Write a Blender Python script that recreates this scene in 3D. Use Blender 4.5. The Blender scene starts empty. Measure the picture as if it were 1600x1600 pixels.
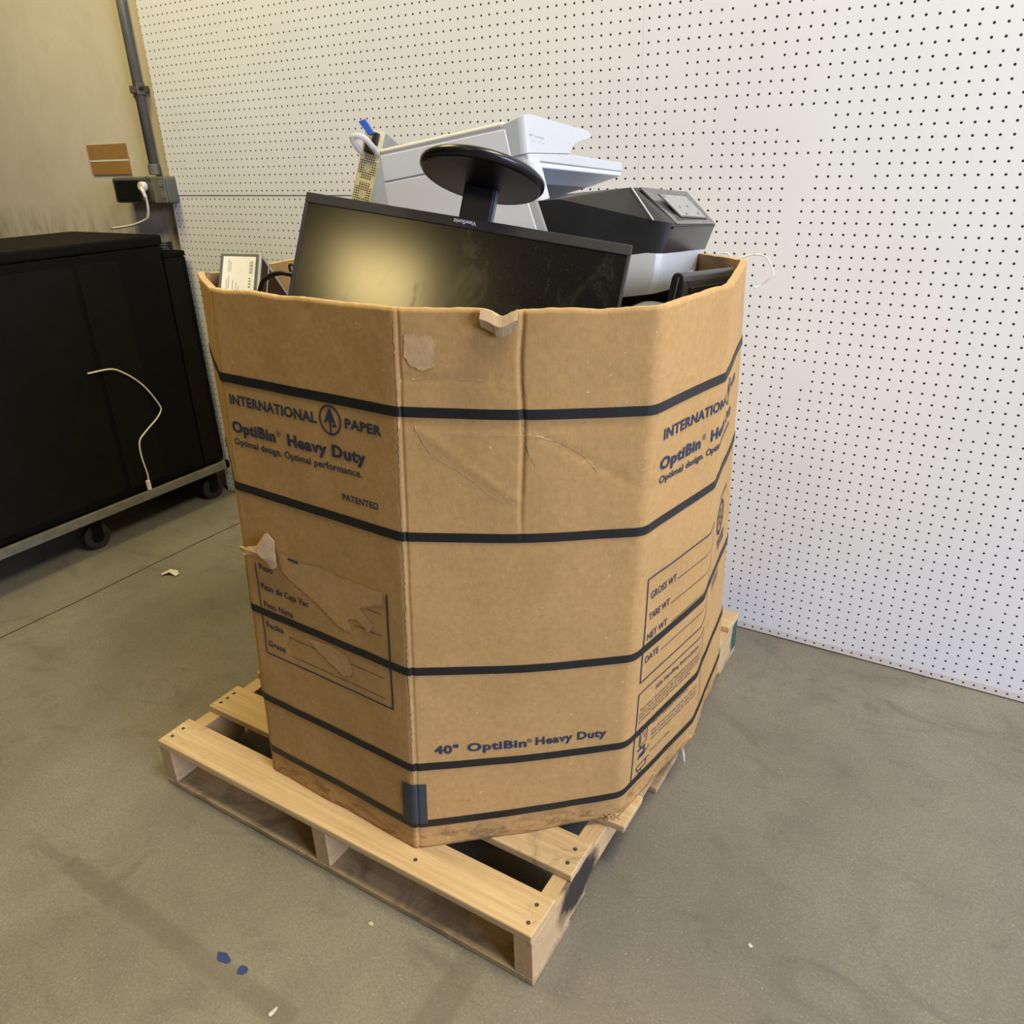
import bpy, bmesh, math, random
from mathutils import Vector, Matrix, noise

scene = bpy.context.scene
COL = scene.collection
random.seed(7)

# ------------------------------------------------------------------ camera, world, lights, exposure
F_PX = 1226.96
CR = ((0.85343176, 0.52041731, -0.02863655),
      (0.19485834, -0.36954214, -0.90855315),
      (-0.48340921, 0.76980804, -0.41678665))      # camera right / down / forward in the room
CPOS = Vector((0.8628176, -2.06418578, 1.33282048))
cam = bpy.data.cameras.new('camera')
camo = bpy.data.objects.new('camera', cam)
COL.objects.link(camo)
r, d, f = (Vector(v) for v in CR)
M = Matrix((r, -d, -f)).transposed().to_4x4()
M.translation = CPOS
camo.matrix_world = M
cam.sensor_width = 36.0
cam.lens = F_PX / 1600.0 * 36.0
cam.clip_start = 0.02
scene.camera = camo

scene.view_settings.view_transform = 'Standard'
scene.view_settings.look = 'None'
scene.view_settings.gamma = 1.0
scene.view_settings.use_curve_mapping = False
scene.view_settings.exposure = 0.16

world = bpy.data.worlds.new('world')
scene.world = world
world.use_nodes = True
world.node_tree.nodes['Background'].inputs['Color'].default_value = (1.0, 0.78, 0.48, 1)
world.node_tree.nodes['Background'].inputs['Strength'].default_value = 0.02


def area_light(name, loc, target, sx, sy, power, color):
    l = bpy.data.lights.new(name, 'AREA')
    l.shape = 'RECTANGLE'
    l.size, l.size_y = sx, sy
    l.energy = power
    l.color = color
    o = bpy.data.objects.new(name, l)
    COL.objects.link(o)
    o.location = loc
    o.rotation_euler = (Vector(target) - Vector(loc)).to_track_quat('-Z', 'Y').to_euler()
    return o


# daylight from an open bay door on the right, warm ceiling lamps behind and above the camera
area_light('bay_door_daylight', (7.0, -2.6, 2.4), (0.3, -0.7, 1.0), 3.0, 3.0, 480, (0.62, 0.70, 1.0))
area_light('ceiling_lamp_left', (-1.8, -1.25, 3.9), (-1.8, -1.25, 0.0), 1.2, 1.0, 82, (1.0, 0.82, 0.40))
area_light('ceiling_lamp_right', (1.8, -1.2, 4.0), (1.8, -1.2, 0.0), 1.2, 1.2, 116, (1.0, 0.92, 0.70))
area_light('ceiling_lamp_behind', (0.22, -4.2, 3.45), (0.0, -1.0, 0.9), 0.5, 0.4, 9, (1.0, 0.76, 0.32))

# ------------------------------------------------------------------ helpers


def link(o, parent=None):
    COL.objects.link(o)
    if parent is not None:
        o.parent = parent
    return o


def tag(o, label=None, cat=None, group=None, kind=None):
    if label:
        o['label'] = label
    if cat:
        o['category'] = cat
    if group:
        o['group'] = group
    if kind:
        o['kind'] = kind
    return o


def empty(name, loc=(0, 0, 0), mat=None, label=None, cat=None, group=None):
    o = bpy.data.objects.new(name, None)
    o.empty_display_size = 0.05
    if mat is not None:
        o.matrix_world = mat
    else:
        o.location = loc
    COL.objects.link(o)
    return tag(o, label, cat, group)


def pose(rows, t):
    m = Matrix(rows).to_4x4()
    m.translation = Vector(t)
    return m


def rotvec(v):
    v = Vector(v)
    return Matrix.Rotation(v.length, 3, v.normalized())


class MB:
    def __init__(self):
        self.bm = bmesh.new()

    def box(self, a, b, m=None):
        (x0, y0, z0), (x1, y1, z1) = a, b
        x0, x1 = min(x0, x1), max(x0, x1)
        y0, y1 = min(y0, y1), max(y0, y1)
        z0, z1 = min(z0, z1), max(z0, z1)
        c = [(x0, y0, z0), (x1, y0, z0), (x1, y1, z0), (x0, y1, z0),
             (x0, y0, z1), (x1, y0, z1), (x1, y1, z1), (x0, y1, z1)]
        v = [self.bm.verts.new(m @ Vector(p) if m is not None else p) for p in c]
        for q in ((3, 2, 1, 0), (4, 5, 6, 7), (0, 1, 5, 4), (1, 2, 6, 5), (2, 3, 7, 6), (3, 0, 4, 7)):
            self.bm.faces.new([v[i] for i in q])
        return self

    def loft(self, rings, cap=True):
        """rings: lists of the same number of points; closed around"""
        rv = [[self.bm.verts.new(p) for p in ring] for ring in rings]
        n = len(rv[0])
        for a, b in zip(rv, rv[1:]):
            for i in range(n):
                self.bm.faces.new((a[i], a[(i + 1) % n], b[(i + 1) % n], b[i]))
        if cap:
            self.bm.faces.new(list(reversed(rv[0])))
            self.bm.faces.new(rv[-1])
        return self

    def prism(self, poly, fn0, fn1):
        self.loft([[fn0(p) for p in poly], [fn1(p) for p in poly]])
        return self

    def tube(self, pts, rad, n=8, cap=True):
        pts = [Vector(p) for p in pts]
        rings = []
        up = Vector((0.13, 0.27, 0.95)).normalized()
        for i, p in enumerate(pts):
            t = (pts[min(i + 1, len(pts) - 1)] - pts[max(i - 1, 0)]).normalized()
            a = t.cross(up)
            if a.length < 1e-3:
                a = t.cross(Vector((1, 0, 0)))
            a.normalize()
            b = t.cross(a)
            rr = rad[i] if isinstance(rad, (list, tuple)) else rad
            rings.append([p + (a * math.cos(2 * math.pi * k / n) + b * math.sin(2 * math.pi * k / n)) * rr for k in range(n)])
        self.loft(rings, cap)
        return self

    def cyl(self, p0, p1, rad, n=24, r1=None):
        return self.tube([p0, p1], [rad, rad if r1 is None else r1], n)

    def poly(self, pts):
        self.bm.faces.new([self.bm.verts.new(p) for p in pts])
        return self

    def build(self, name, mat, parent=None, bevel=0.0, smooth=False, seg=2, sub=0, loc=None, weld=False):
        if weld:
            bmesh.ops.remove_doubles(self.bm, verts=self.bm.verts, dist=1e-5)
        bmesh.ops.recalc_face_normals(self.bm, faces=self.bm.faces)
        me = bpy.data.meshes.new(name)
        self.bm.to_mesh(me)
        self.bm.free()
        me.materials.append(mat)
        if smooth:
            for p in me.polygons:
                p.use_smooth = True
        o = bpy.data.objects.new(name, me)
        if loc:
            o.location = loc
        link(o, parent)
        if bevel:
            b = o.modifiers.new('bevel', 'BEVEL')
            b.width = bevel
            b.segments = seg
            b.limit_method = 'ANGLE'
            b.angle_limit = math.radians(28)
        if sub:
            s = o.modifiers.new('sub', 'SUBSURF')
            s.levels = s.render_levels = sub
        return o


def round_corner(o, test, width, segs=5):
    """a rounding of its own along the edges whose both ends pass the test"""
    at = o.data.attributes.new('bevel_weight_edge', 'FLOAT', 'EDGE')
    vs = o.data.vertices
    for e in o.data.edges:
        at.data[e.index].value = 1.0 if all(test(vs[i].co) for i in e.vertices) else 0.0
    b = o.modifiers.new('corner', 'BEVEL')
    b.width = width
    b.segments = segs
    b.limit_method = 'WEIGHT'
    o.modifiers.move(len(o.modifiers) - 1, 0)
    for p in o.data.polygons:
        p.use_smooth = True
    o.data.set_sharp_from_angle(angle=math.radians(30))


def spline(pts, n=8):
    """Catmull-Rom through points"""
    P = [Vector(p) for p in pts]
    P = [P[0] * 2 - P[1]] + P + [P[-1] * 2 - P[-2]]
    out = []
    for i in range(1, len(P) - 2):
        for k in range(n):
            t = k / n
            a, b, c, e = P[i - 1], P[i], P[i + 1], P[i + 2]
            out.append(0.5 * ((2 * b) + (c - a) * t + (2 * a - 5 * b + 4 * c - e) * t * t + (3 * b - a - 3 * c + e) * t ** 3))
    out.append(P[-2])
    return out


# ------------------------------------------------------------------ materials


class NT:
    def __init__(self, name, rough=0.5, metal=0.0):
        self.m = bpy.data.materials.new(name)
        self.m.use_nodes = True
        self.t = self.m.node_tree
        self.b = self.t.nodes['Principled BSDF']
        self.b.inputs['Roughness'].default_value = rough
        self.b.inputs['Metallic'].default_value = metal
        self._co = None

    def n(self, typ, **kw):
        nd = self.t.nodes.new(typ)
        for k, v in kw.items():
            setattr(nd, k, v)
        return nd

    def l(self, a, b):
        self.t.links.new(a, b)

    def co(self):
        if self._co is None:
            self._co = self.n('ShaderNodeTexCoord').outputs['Object']
        return self._co

    def math(self, op, a, b=None, c=None, clamp=False):
        nd = self.n('ShaderNodeMath', operation=op)
        nd.use_clamp = clamp
        for i, x in enumerate((a, b, c)):
            if x is None:
                continue
            if isinstance(x, (int, float)):
                nd.inputs[i].default_value = x
            else:
                self.l(x, nd.inputs[i])
        return nd.outputs[0]

    def noise(self, scale, detail=3.0, rough=0.55, stretch=None, dist=0.0):
        nd = self.n('ShaderNodeTexNoise')
        nd.inputs['Scale'].default_value = scale
        nd.inputs['Detail'].default_value = detail
        nd.inputs['Roughness'].default_value = rough
        nd.inputs['Distortion'].default_value = dist
        if stretch:
            mp = self.n('ShaderNodeMapping')
            mp.inputs['Scale'].default_value = stretch
            self.l(self.co(), mp.inputs['Vector'])
            self.l(mp.outputs[0], nd.inputs['Vector'])
        else:
            self.l(self.co(), nd.inputs['Vector'])
        return nd.outputs['Fac']

    def ramp(self, fac, stops):
        nd = self.n('ShaderNodeValToRGB')
        el = nd.color_ramp.elements
        while len(el) < len(stops):
            el.new(0.5)
        for e, (p, c) in zip(el, stops):
            e.position = p
            e.color = (*c, 1) if len(c) == 3 else c
        self.l(fac, nd.inputs[0])
        return nd.outputs[0]

    def mix(self, fac, a, b, blend='MIX'):
        nd = self.n('ShaderNodeMix', data_type='RGBA', blend_type=blend)
        for sock, x in ((nd.inputs[0], fac), (nd.inputs[6], a), (nd.inputs[7], b)):
            if isinstance(x, (int, float)):
                sock.default_value = x
            elif isinstance(x, tuple):
                sock.default_value = (*x, 1)
            else:
                self.l(x, sock)
        return nd.outputs[2]

    def color(self, c):
        if isinstance(c, tuple):
            self.b.inputs['Base Color'].default_value = (*c, 1)
        else:
            self.l(c, self.b.inputs['Base Color'])
        return self

    def bump(self, h, strength=0.3, dist=0.002):
        nd = self.n('ShaderNodeBump')
        nd.inputs['Strength'].default_value = strength
        nd.inputs['Distance'].default_value = dist
        self.l(h, nd.inputs['Height'])
        self.l(nd.outputs[0], self.b.inputs['Normal'])
        return self

    def xyz(self):
        s = self.n('ShaderNodeSeparateXYZ')
        self.l(self.co(), s.inputs[0])
        return s.outputs


def plastic(name, c, rough=0.4, var=0.08, scale=30.0, bump=0.0, spec=0.5):
    m = NT(name, rough)
    m.b.inputs['Specular IOR Level'].default_value = spec
    nz = m.noise(scale, 3)
    lo = tuple(x * (1 - var) for x in c)
    hi = tuple(min(1, x * (1 + var)) for x in c)
    m.color(m.ramp(nz, [(0.3, lo), (0.7, hi)]))
    if bump:
        m.bump(m.noise(900, 1), bump, 0.0006)
    return m.m


def metal(name, c, rough=0.35, var=0.1):
    m = NT(name, rough, 1.0)
    nz = m.noise(25, 4)
    m.color(m.ramp(nz, [(0.3, tuple(x * (1 - var) for x in c)), (0.7, tuple(min(1, x * (1 + var)) for x in c))]))
    return m.m


def cardboard(name, c=(0.50, 0.300, 0.110), grime=False):
    m = NT(name, 0.78)
    m.b.inputs['Specular IOR Level'].default_value = 0.3
    fib = m.noise(260, 3, 0.6, (1, 1, 0.35))
    blot = m.noise(7, 5, 0.6)
    fine = m.noise(90, 4, 0.65)
    c0 = m.ramp(fine, [(0.30, tuple(x * 0.86 for x in c)), (0.55, c), (0.8, tuple(min(1, x * 1.12) for x in c))])
    c1 = m.mix(m.math('MULTIPLY', m.ramp(fib, [(0.35, (0, 0, 0)), (0.75, (1, 1, 1))]), 0.25), c0, tuple(x * 1.18 for x in c))
    c2 = m.mix(m.math('MULTIPLY', m.ramp(blot, [(0.48, (0, 0, 0)), (0.72, (1, 1, 1))]), 0.30), c1, tuple(x * 0.66 for x in c))
    # scuffs: rare dark smears and pale specks
    sm = m.noise(14, 6, 0.7, (1.0, 1.0, 2.4), 0.6)
    c3 = m.mix(m.math('MULTIPLY', m.ramp(sm, [(0.64, (0, 0, 0)), (0.74, (1, 1, 1))]), 0.45), c2, tuple(x * 0.45 for x in c))
    sp = m.noise(120, 1, 0.5)
    c4 = m.mix(m.math('MULTIPLY', m.ramp(sp, [(0.765, (0, 0, 0)), (0.79, (1, 1, 1))]), 0.6), c3, (0.72, 0.56, 0.36))
    if grime:
        zz = m.xyz()[2]
        low = m.math('MULTIPLY', m.math('SUBTRACT', 0.062, zz), 28.0, clamp=True)
        gr = m.ramp(m.noise(20, 6, 0.75, (1, 1, 2.2), 0.8), [(0.47, (0, 0, 0)), (0.60, (1, 1, 1))])
        c4 = m.mix(m.math('MULTIPLY', m.math('MULTIPLY', low, gr), 0.55), c4, (0.09, 0.055, 0.03))
    m.color(c4)
    m.bump(m.math('ADD', m.noise(22, 4), m.math('MULTIPLY', fib, 0.25)), 0.25, 0.004)
    return m.m


def wood(name, c0, c1, axis, dirty=0.60):
    m = NT(name, 0.68)
    st = {'x': (0.35, 9, 9), 'y': (9, 0.35, 9)}[axis]
    g = m.noise(9, 5, 0.62, st, 0.5)
    col = m.ramp(g, [(0.25, c0), (0.5, tuple((a + b) / 2 for a, b in zip(c0, c1))), (0.72, c1)])
    fine = m.noise(40, 3, 0.6, tuple(s * 1.4 for s in st))
    col = m.mix(m.math('MULTIPLY', m.ramp(fine, [(0.55, (0, 0, 0)), (0.8, (1, 1, 1))]), 0.35), col, tuple(x * 0.55 for x in c0))
    dirt = m.noise(11, 6, 0.7, (1, 1, 1), 0.8)
    col = m.mix(m.math('MULTIPLY', m.ramp(dirt, [(dirty, (0, 0, 0)), (dirty + 0.12, (1, 1, 1))]), 0.5), col, (0.10, 0.075, 0.05))
    m.color(col)
    m.bump(g, 0.3, 0.002)
    return m


M_ink = plastic('blue_ink', (0.038, 0.049, 0.085), 0.75, 0.18, 60, spec=0.2)
M_strap = plastic('black_strap', (0.010, 0.010, 0.010), 0.55, 0.4, 300)
M_card = cardboard('corrugated_cardboard', grime=True)
M_card_in = cardboard('inner_cardboard', (0.40, 0.25, 0.115))
M_card_torn = cardboard('torn_cardboard', (0.52, 0.36, 0.20))
M_ivory = plastic('scuffed_paper', (0.52, 0.40, 0.26), 0.85)
M_tape = plastic('blue_grey_tape', (0.035, 0.047, 0.055), 0.6, 0.15, 40)
M_bluetape = plastic('blue_painters_tape', (0.02, 0.045, 0.16), 0.7)
M_white_dimmed = plastic('white_printer_plastic_dimmed', (0.52, 0.535, 0.54), 0.38, 0.02, 8)  # printer shell, colour dimmed to hold back the strong light on its front
M_cream = plastic('warm_white_plastic', (0.70, 0.67, 0.60), 0.45, 0.03, 8)
M_white_raised = plastic('white_printer_plastic_raised', (0.76, 0.79, 0.82), 0.45, 0.02, 8)  # same white plastic, colour brightened to make up for the shaded side
M_tray = plastic('dark_grey_recess_plastic', (0.20, 0.21, 0.215), 0.5)
M_blackgloss = plastic('black_printer_plastic', (0.026, 0.027, 0.029), 0.30, 0.2, 12)
M_blackmat = plastic('black_matte_plastic', (0.010, 0.010, 0.011), 0.42, 0.2, 40, 0.15)
M_bezel = plastic('black_bezel_plastic', (0.022, 0.021, 0.020), 0.45, 0.15, 60, 0.1)
M_disc = plastic('black_stand_plastic', (0.006, 0.006, 0.006), 0.42, 0.2, 50, 0.1)
M_gloss_rim = plastic('black_glossy_rim', (0.012, 0.012, 0.014), 0.28, 0.2, 50)
M_bluegrey = plastic('blue_grey_plastic', (0.13, 0.14, 0.18), 0.4)
M_cab = plastic('black_cabinet_paint', (0.0030, 0.0026, 0.0018), 0.7, 0.3, 10, spec=0.12)
M_cabside = plastic('dark_cabinet_panel', (0.0060, 0.0050, 0.0034), 0.7, 0.2, 10, spec=0.12)
M_rubber = plastic('black_rubber', (0.012, 0.012, 0.012), 0.65)
M_cable = plastic('black_cable_jacket', (0.012, 0.012, 0.012), 0.45)
M_whitecable = plastic('white_cable_jacket', (0.72, 0.68, 0.58), 0.45)
M_wire = plastic('white_wire_coating', (0.82, 0.82, 0.80), 0.4)
M_galv = plastic('dull_galvanised_steel', (0.125, 0.12, 0.095), 0.45, 0.2, 15)
M_rail = plastic('worn_steel_rail', (0.15, 0.14, 0.105), 0.55, 0.2)
M_psumetal = plastic('pale_steel_sheet', (0.72, 0.67, 0.48), 0.4, 0.05)
M_psuside = metal('blue_grey_steel', (0.50, 0.56, 0.62), 0.35)
M_bluepl = plastic('blue_latch_plastic', (0.045, 0.13, 0.50), 0.35)
M_label = plastic('white_label_paper', (0.80, 0.78, 0.70), 0.7, 0.03)
M_box_edge = plastic('dark_grey_carton_board', (0.10, 0.105, 0.12), 0.5, 0.1)
M_silver = plastic('silver_edge_board', (0.50, 0.52, 0.56), 0.4)
M_maroon = plastic('dark_maroon_carton_print', (0.035, 0.016, 0.014), 0.4)
M_greytext = plastic('grey_print', (0.30, 0.30, 0.31), 0.6)
M_whiteprint = plastic('white_print', (0.85, 0.85, 0.85), 0.5)
M_brownboard = plastic('brown_fibreboard', (0.36, 0.20, 0.06), 0.75)
M_outlet = plastic('dark_green_grey_steel', (0.085, 0.09, 0.075), 0.4, 0.15, 10)
M_slate = plastic('slate_paper', (0.16, 0.18, 0.22), 0.6)


def mat_clear(name, c, a):
    m = NT(name, 0.25)
    m.color(m.ramp(m.noise(20, 2), [(0.3, c), (0.7, tuple(min(1, x * 1.1) for x in c))]))
    m.b.inputs['Alpha'].default_value = a
    return m.m


M_clear = mat_clear('clear_plastic', (0.72, 0.72, 0.76), 0.6)
M_film = mat_clear('stretch_film', (0.9, 0.9, 0.9), 0.42)

# --- floor
fm = NT('sealed_concrete', 0.5)
big = fm.noise(1.6, 6, 0.62, None, 0.6)
mid = fm.noise(9, 6, 0.65)
fine = fm.noise(170, 2, 0.6)
fc = fm.ramp(big, [(0.3, (0.168, 0.153, 0.118)), (0.7, (0.258, 0.236, 0.184))])
fc = fm.mix(fm.math('MULTIPLY', fm.ramp(mid, [(0.45, (0, 0, 0)), (0.75, (1, 1, 1))]), 0.30), fc, (0.118, 0.107, 0.09))
fc = fm.mix(fm.math('MULTIPLY', fm.ramp(fine, [(0.42, (1, 1, 1)), (0.56, (0, 0, 0))]), 0.34), fc, (0.115, 0.105, 0.088))
spk = fm.noise(240, 1, 0.5)
fc = fm.mix(fm.math('MULTIPLY', fm.ramp(spk, [(0.66, (0, 0, 0)), (0.74, (1, 1, 1))]), 0.6), fc, (0.42, 0.39, 0.33))
smear = fm.noise(3.2, 7, 0.72, (1.0, 1.7, 1), 1.4)
fc = fm.mix(fm.math('MULTIPLY', fm.ramp(smear, [(0.54, (0, 0, 0)), (0.68, (1, 1, 1))]), 0.48), fc, (0.092, 0.083, 0.068))
fx, fy, fz = fm.xyz()


def band(m, x0, x1, y0, y1, soft, amount):
    a = m.math('MULTIPLY', m.math('SUBTRACT', fx, x0), 1.0 / soft, clamp=True)
    b = m.math('MULTIPLY', m.math('SUBTRACT', x1, fx), 1.0 / soft, clamp=True)
    c = m.math('MULTIPLY', m.math('SUBTRACT', fy, y0), 1.0 / soft, clamp=True)
    e = m.math('MULTIPLY', m.math('SUBTRACT', y1, fy), 1.0 / soft, clamp=True)
    p = m.math('MULTIPLY', m.math('MULTIPLY', a, b), m.math('MULTIPLY', c, e))
    return m.math('MULTIPLY', p, amount)


# old tape ghosts and the saw-cut joint
fc = fm.mix(band(fm, -0.6, 0.075, -1.578, -1.525, 0.012, 0.42), fc, (0.105, 0.087, 0.066))
fc = fm.mix(band(fm, 0.235, 0.305, -1.75, -1.30, 0.012, 0.36), fc, (0.105, 0.087, 0.066))
wob = fm.math('MULTIPLY', fm.math('SUBTRACT', fm.noise(2.0, 2), 0.5), 0.02)
dj = fm.math('ABSOLUTE', fm.math('SUBTRACT', fm.math('ADD', fx, wob), -1.607))
fc = fm.mix(fm.math('LESS_THAN', dj, 0.0035), fc, (0.045, 0.04, 0.03))
fm.color(fc)
fm.l(fm.ramp(mid, [(0.3, (0.42, 0.42, 0.42)), (0.7, (0.62, 0.62, 0.62))]), fm.b.inputs['Roughness'])
fm.bump(fm.math('ADD', fine, fm.math('MULTIPLY', mid, 0.6)), 0.25, 0.0015)
M_floor = fm.m


def pegboard(name, filled, zoff=0.0):
    m = NT(name, 0.55)
    x, y, z = m.xyz()
    X = m.math('DIVIDE', x, 0.0254)
    Z = m.math('SUBTRACT', m.math('DIVIDE', z, 0.0254), 0.6 + zoff)
    ix, iz = m.math('ROUND', X), m.math('ROUND', Z)
    dx, dz = m.math('SUBTRACT', X, ix), m.math('SUBTRACT', Z, iz)
    rr = m.math('SQRT', m.math('ADD', m.math('MULTIPLY', dx, dx), m.math('MULTIPLY', dz, dz)))
    hole = m.math('SUBTRACT', 1.0, m.math('MULTIPLY', m.math('SUBTRACT', rr, 0.100), 1 / 0.02, clamp=True))
    # random filled holes
    cmb = m.n('ShaderNodeCombineXYZ')
    m.l(ix, cmb.inputs[0])
    m.l(iz, cmb.inputs[1])
    wn = m.n('ShaderNodeTexWhiteNoise', noise_dimensions='2D')
    m.l(cmb.outputs[0], wn.inputs['Vector'])
    keep = m.math('GREATER_THAN', wn.outputs['Value'], 0.011)
    for (c0, c1, r0, r1) in filled:      # painted over: columns c0..c1, rows counted in inches above the floor
        a = m.math('MULTIPLY', m.math('GREATER_THAN', ix, c0 - 0.5), m.math('LESS_THAN', ix, c1 + 0.5))
        b = m.math('MULTIPLY', m.math('GREATER_THAN', iz, r0 - 0.5), m.math('LESS_THAN', iz, r1 + 0.5))
        keep = m.math('MULTIPLY', keep, m.math('SUBTRACT', 1.0, m.math('MULTIPLY', a, b)))
    hole = m.math('MULTIPLY', hole, keep)
    base = m.ramp(m.noise(3, 4), [(0.3, (0.82, 0.855, 0.905)), (0.7, (0.86, 0.895, 0.945))])
    # unpainted strip along the floor
    low = m.math('LESS_THAN', m.math('ADD', z, m.math('MULTIPLY', m.noise(14, 3), 0.012)), 0.030)
    base = m.mix(m.math('MULTIPLY', low, 0.5), base, (0.66, 0.59, 0.48))
    scuff = m.noise(5, 6, 0.7, (1, 1, 2.5), 1.2)
    base = m.mix(m.math('MULTIPLY', m.ramp(scuff, [(0.68, (0, 0, 0)), (0.76, (1, 1, 1))]), 0.12), base, (0.4, 0.38, 0.34))
    m.color(m.mix(hole, base, (0.012, 0.010, 0.009)))
    m.l(m.math('ADD', m.math('MULTIPLY', hole, 0.45), 0.5), m.b.inputs['Roughness'])
    m.bump(m.math('SUBTRACT', m.math('MULTIPLY', m.noise(40, 2), 0.05), hole), 0.5, 0.002)
    return m.m


# ------------------------------------------------------------------ the setting
mb = MB()
mb.poly([(-5, -7, 0), (6, -7, 0), (6, 0.05, 0), (-5, 0.05, 0)])
floor = tag(mb.build('floor', M_floor), kind='structure')

dw = NT('beige_drywall', 0.8)
dcol = dw.ramp(dw.noise(3, 6, 0.65, None, 0.7), [(0.3, (0.62, 0.575, 0.465)), (0.6, (0.70, 0.65, 0.54)), (0.75, (0.55, 0.51, 0.41))])
dx_, dy_, dz_ = dw.xyz()
sm = dw.noise(6, 6, 0.7, (1.6, 1, 0.5), 0.8)
lowd = dw.math('MULTIPLY', dw.math('SUBTRACT', 1.19, dz_), 9.0, clamp=True)
dcol = dw.mix(dw.math('MULTIPLY', dw.math('MULTIPLY', dw.ramp(sm, [(0.40, (0, 0, 0)), (0.60, (1, 1, 1))]), lowd), 0.5), dcol, (0.16, 0.145, 0.12))
dw.color(dcol)
wall = tag(MB().box((-5, 0.030, 0), (6, 0.12, 3.6)).build('wall_back', dw.m), kind='structure')


def zr(row):
    return 64 - row


PB = [(15, 15, zr(22), zr(14)), (16, 16, zr(15), zr(14)), (14, 17, zr(11), zr(11)), (10, 17, zr(10), zr(10)), (3, 3, zr(6), zr(5)),
      (8, 8, zr(10), zr(9)), (3, 4, zr(10), zr(10)), (5, 5, zr(13), zr(13)), (21, 21, zr(15), zr(14)), (13, 15, zr(25), zr(24)),
      (17, 18, zr(34), zr(33)), (14, 14, zr(36), zr(35)), (17, 17, zr(37), zr(35))]
PL = [(-59, -59, 67, 67), (-70, -69, 52, 52), (-40, -40, 58, 58)]
tag(MB().box((0.0105 - 0.0254, 0.002, 0.004), (1.235, 0.0296, 2.44)).build('pegboard_panel', pegboard('white_pegboard_right', PB), wall),
    'full height white pegboard sheet on the right with painted-over holes')
tag(MB().box((-1.905, 0.002, 1.2205), (-0.0155, 0.0296, 2.44)).build('pegboard_panel', pegboard('white_pegboard_upper', PL), wall),
    'upper white pegboard sheet on the left above the horizontal seam')
tag(MB().box((-1.922, 0.004, 0.004), (-0.0155, 0.0296, 1.2185)).build('pegboard_panel', pegboard('white_pegboard_lower', [], -0.1), wall),
    'lower white pegboard sheet on the left below the horizontal seam')
tag(MB().box((1.236, 0.002, 0.004), (2.455, 0.0296, 2.44)).build('pegboard_panel', pegboard('white_pegboard_far_right', []), wall),
    'next white pegboard sheet at the far right edge')

# ------------------------------------------------------------------ pallet
PX0, PX1, PY0, PY1 = -0.606, 0.390, -1.292, -0.120
pal = empty('wooden_pallet', (-0.108, -0.706, 0), label='pale pine stringer pallet on the concrete floor carrying the big cardboard bin', cat='pallet')
off = Vector((0.108, 0.706, 0))
w_deck = wood('pale_pine_boards', (0.46, 0.305, 0.145), (0.68, 0.50, 0.28), 'x').m
w_low = wood('grubby_pine_boards', (0.36, 0.25, 0.12), (0.53, 0.40, 0.22), 'x', 0.50).m
ws = wood('pine_stringers', (0.48, 0.32, 0.150), (0.60, 0.43, 0.23), 'y')
wsx, wsy, wsz = ws.xyz()
# black tyre scuff near the front corner and green paint at the far end of the right stringer


def blob(cx_, cz_, rx, rz, soft):
    u = ws.math('DIVIDE', ws.math('SUBTRACT', wsy, cx_), rx)
    v = ws.math('DIVIDE', ws.math('SUBTRACT', wsz, cz_), rz)
    rr = ws.math('SQRT', ws.math('ADD', ws.math('MULTIPLY', u, u), ws.math('MULTIPLY', v, v)))
    rr = ws.math('ADD', rr, ws.math('MULTIPLY', ws.math('SUBTRACT', ws.noise(30, 4), 0.5), 0.8))
    k = ws.math('MULTIPLY', ws.math('SUBTRACT', 1.0, rr), soft, clamp=True)
    return ws.math('MULTIPLY', k, ws.math('GREATER_THAN', wsx, 0.49))


prev = ws.b.inputs['Base Color'].links[0].from_socket
prev = ws.mix(ws.math('MULTIPLY', blob(-0.41, 0.070, 0.100, 0.058, 2.6), 0.97), prev, (0.012, 0.012, 0.012))
prev = ws.mix(blob(0.575, 0.06, 0.05, 0.09, 3.0), prev, (0.03, 0.095, 0.058))
ws.color(prev)
w_str = ws.m
w_brown = wood('rough_brown_board', (0.30, 0.18, 0.08), (0.46, 0.30, 0.15), 'x', 0.5).m


def jitter_box(mbx, a, b, j=0.0015):
    mbx.box(a, b)
    for v in mbx.bm.verts:
        v.co += Vector((random.uniform(-j, j), random.uniform(-j, j), random.uniform(-j, j) * 0.3))
    return mbx


DECK = [(-1.292, 0.088, PX0, PX1), (-1.147, 0.090, PX0, PX1), (-0.995, 0.092, PX0, 0.428), (-0.835, 0.090, PX0, PX1),
        (-0.680, 0.090, PX0, PX1 + 0.018), (-0.520, 0.090, PX0, PX1), (-0.360, 0.090, PX0, PX1), (-0.208, 0.088, PX0, PX1)]
for y, w, x0, x1 in DECK:
    jitter_box(MB(), Vector((x0, y, 0.1085)) + off, Vector((x1, y + w, 0.1255)) + off).build('deck_board', w_brown if abs(y + 0.68) < 0.01 else w_deck, pal, 0.0025)
for x0 in (PX0, -0.125, PX1 - 0.038):
    # stringer with two fork notches cut into its underside
    y0, y1 = PY0 + 0.001, PY1 - 0.001
    prof = [(y0, 0.0165), (y0 + 0.20, 0.0165), (y0 + 0.215, 0.050), (y0 + 0.425, 0.050), (y0 + 0.44, 0.0165), (y1 - 0.44, 0.0165),
            (y1 - 0.425, 0.050), (y1 - 0.215, 0.050), (y1 - 0.20, 0.0165), (y1, 0.0165), (y1, 0.108), (y0, 0.108)]
    MB().prism(prof, lambda p: Vector((x0, p[0], p[1])) + off, lambda p: Vector((x0 + 0.038, p[0], p[1])) + off).build('stringer', w_str, pal, 0.0015)
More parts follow.
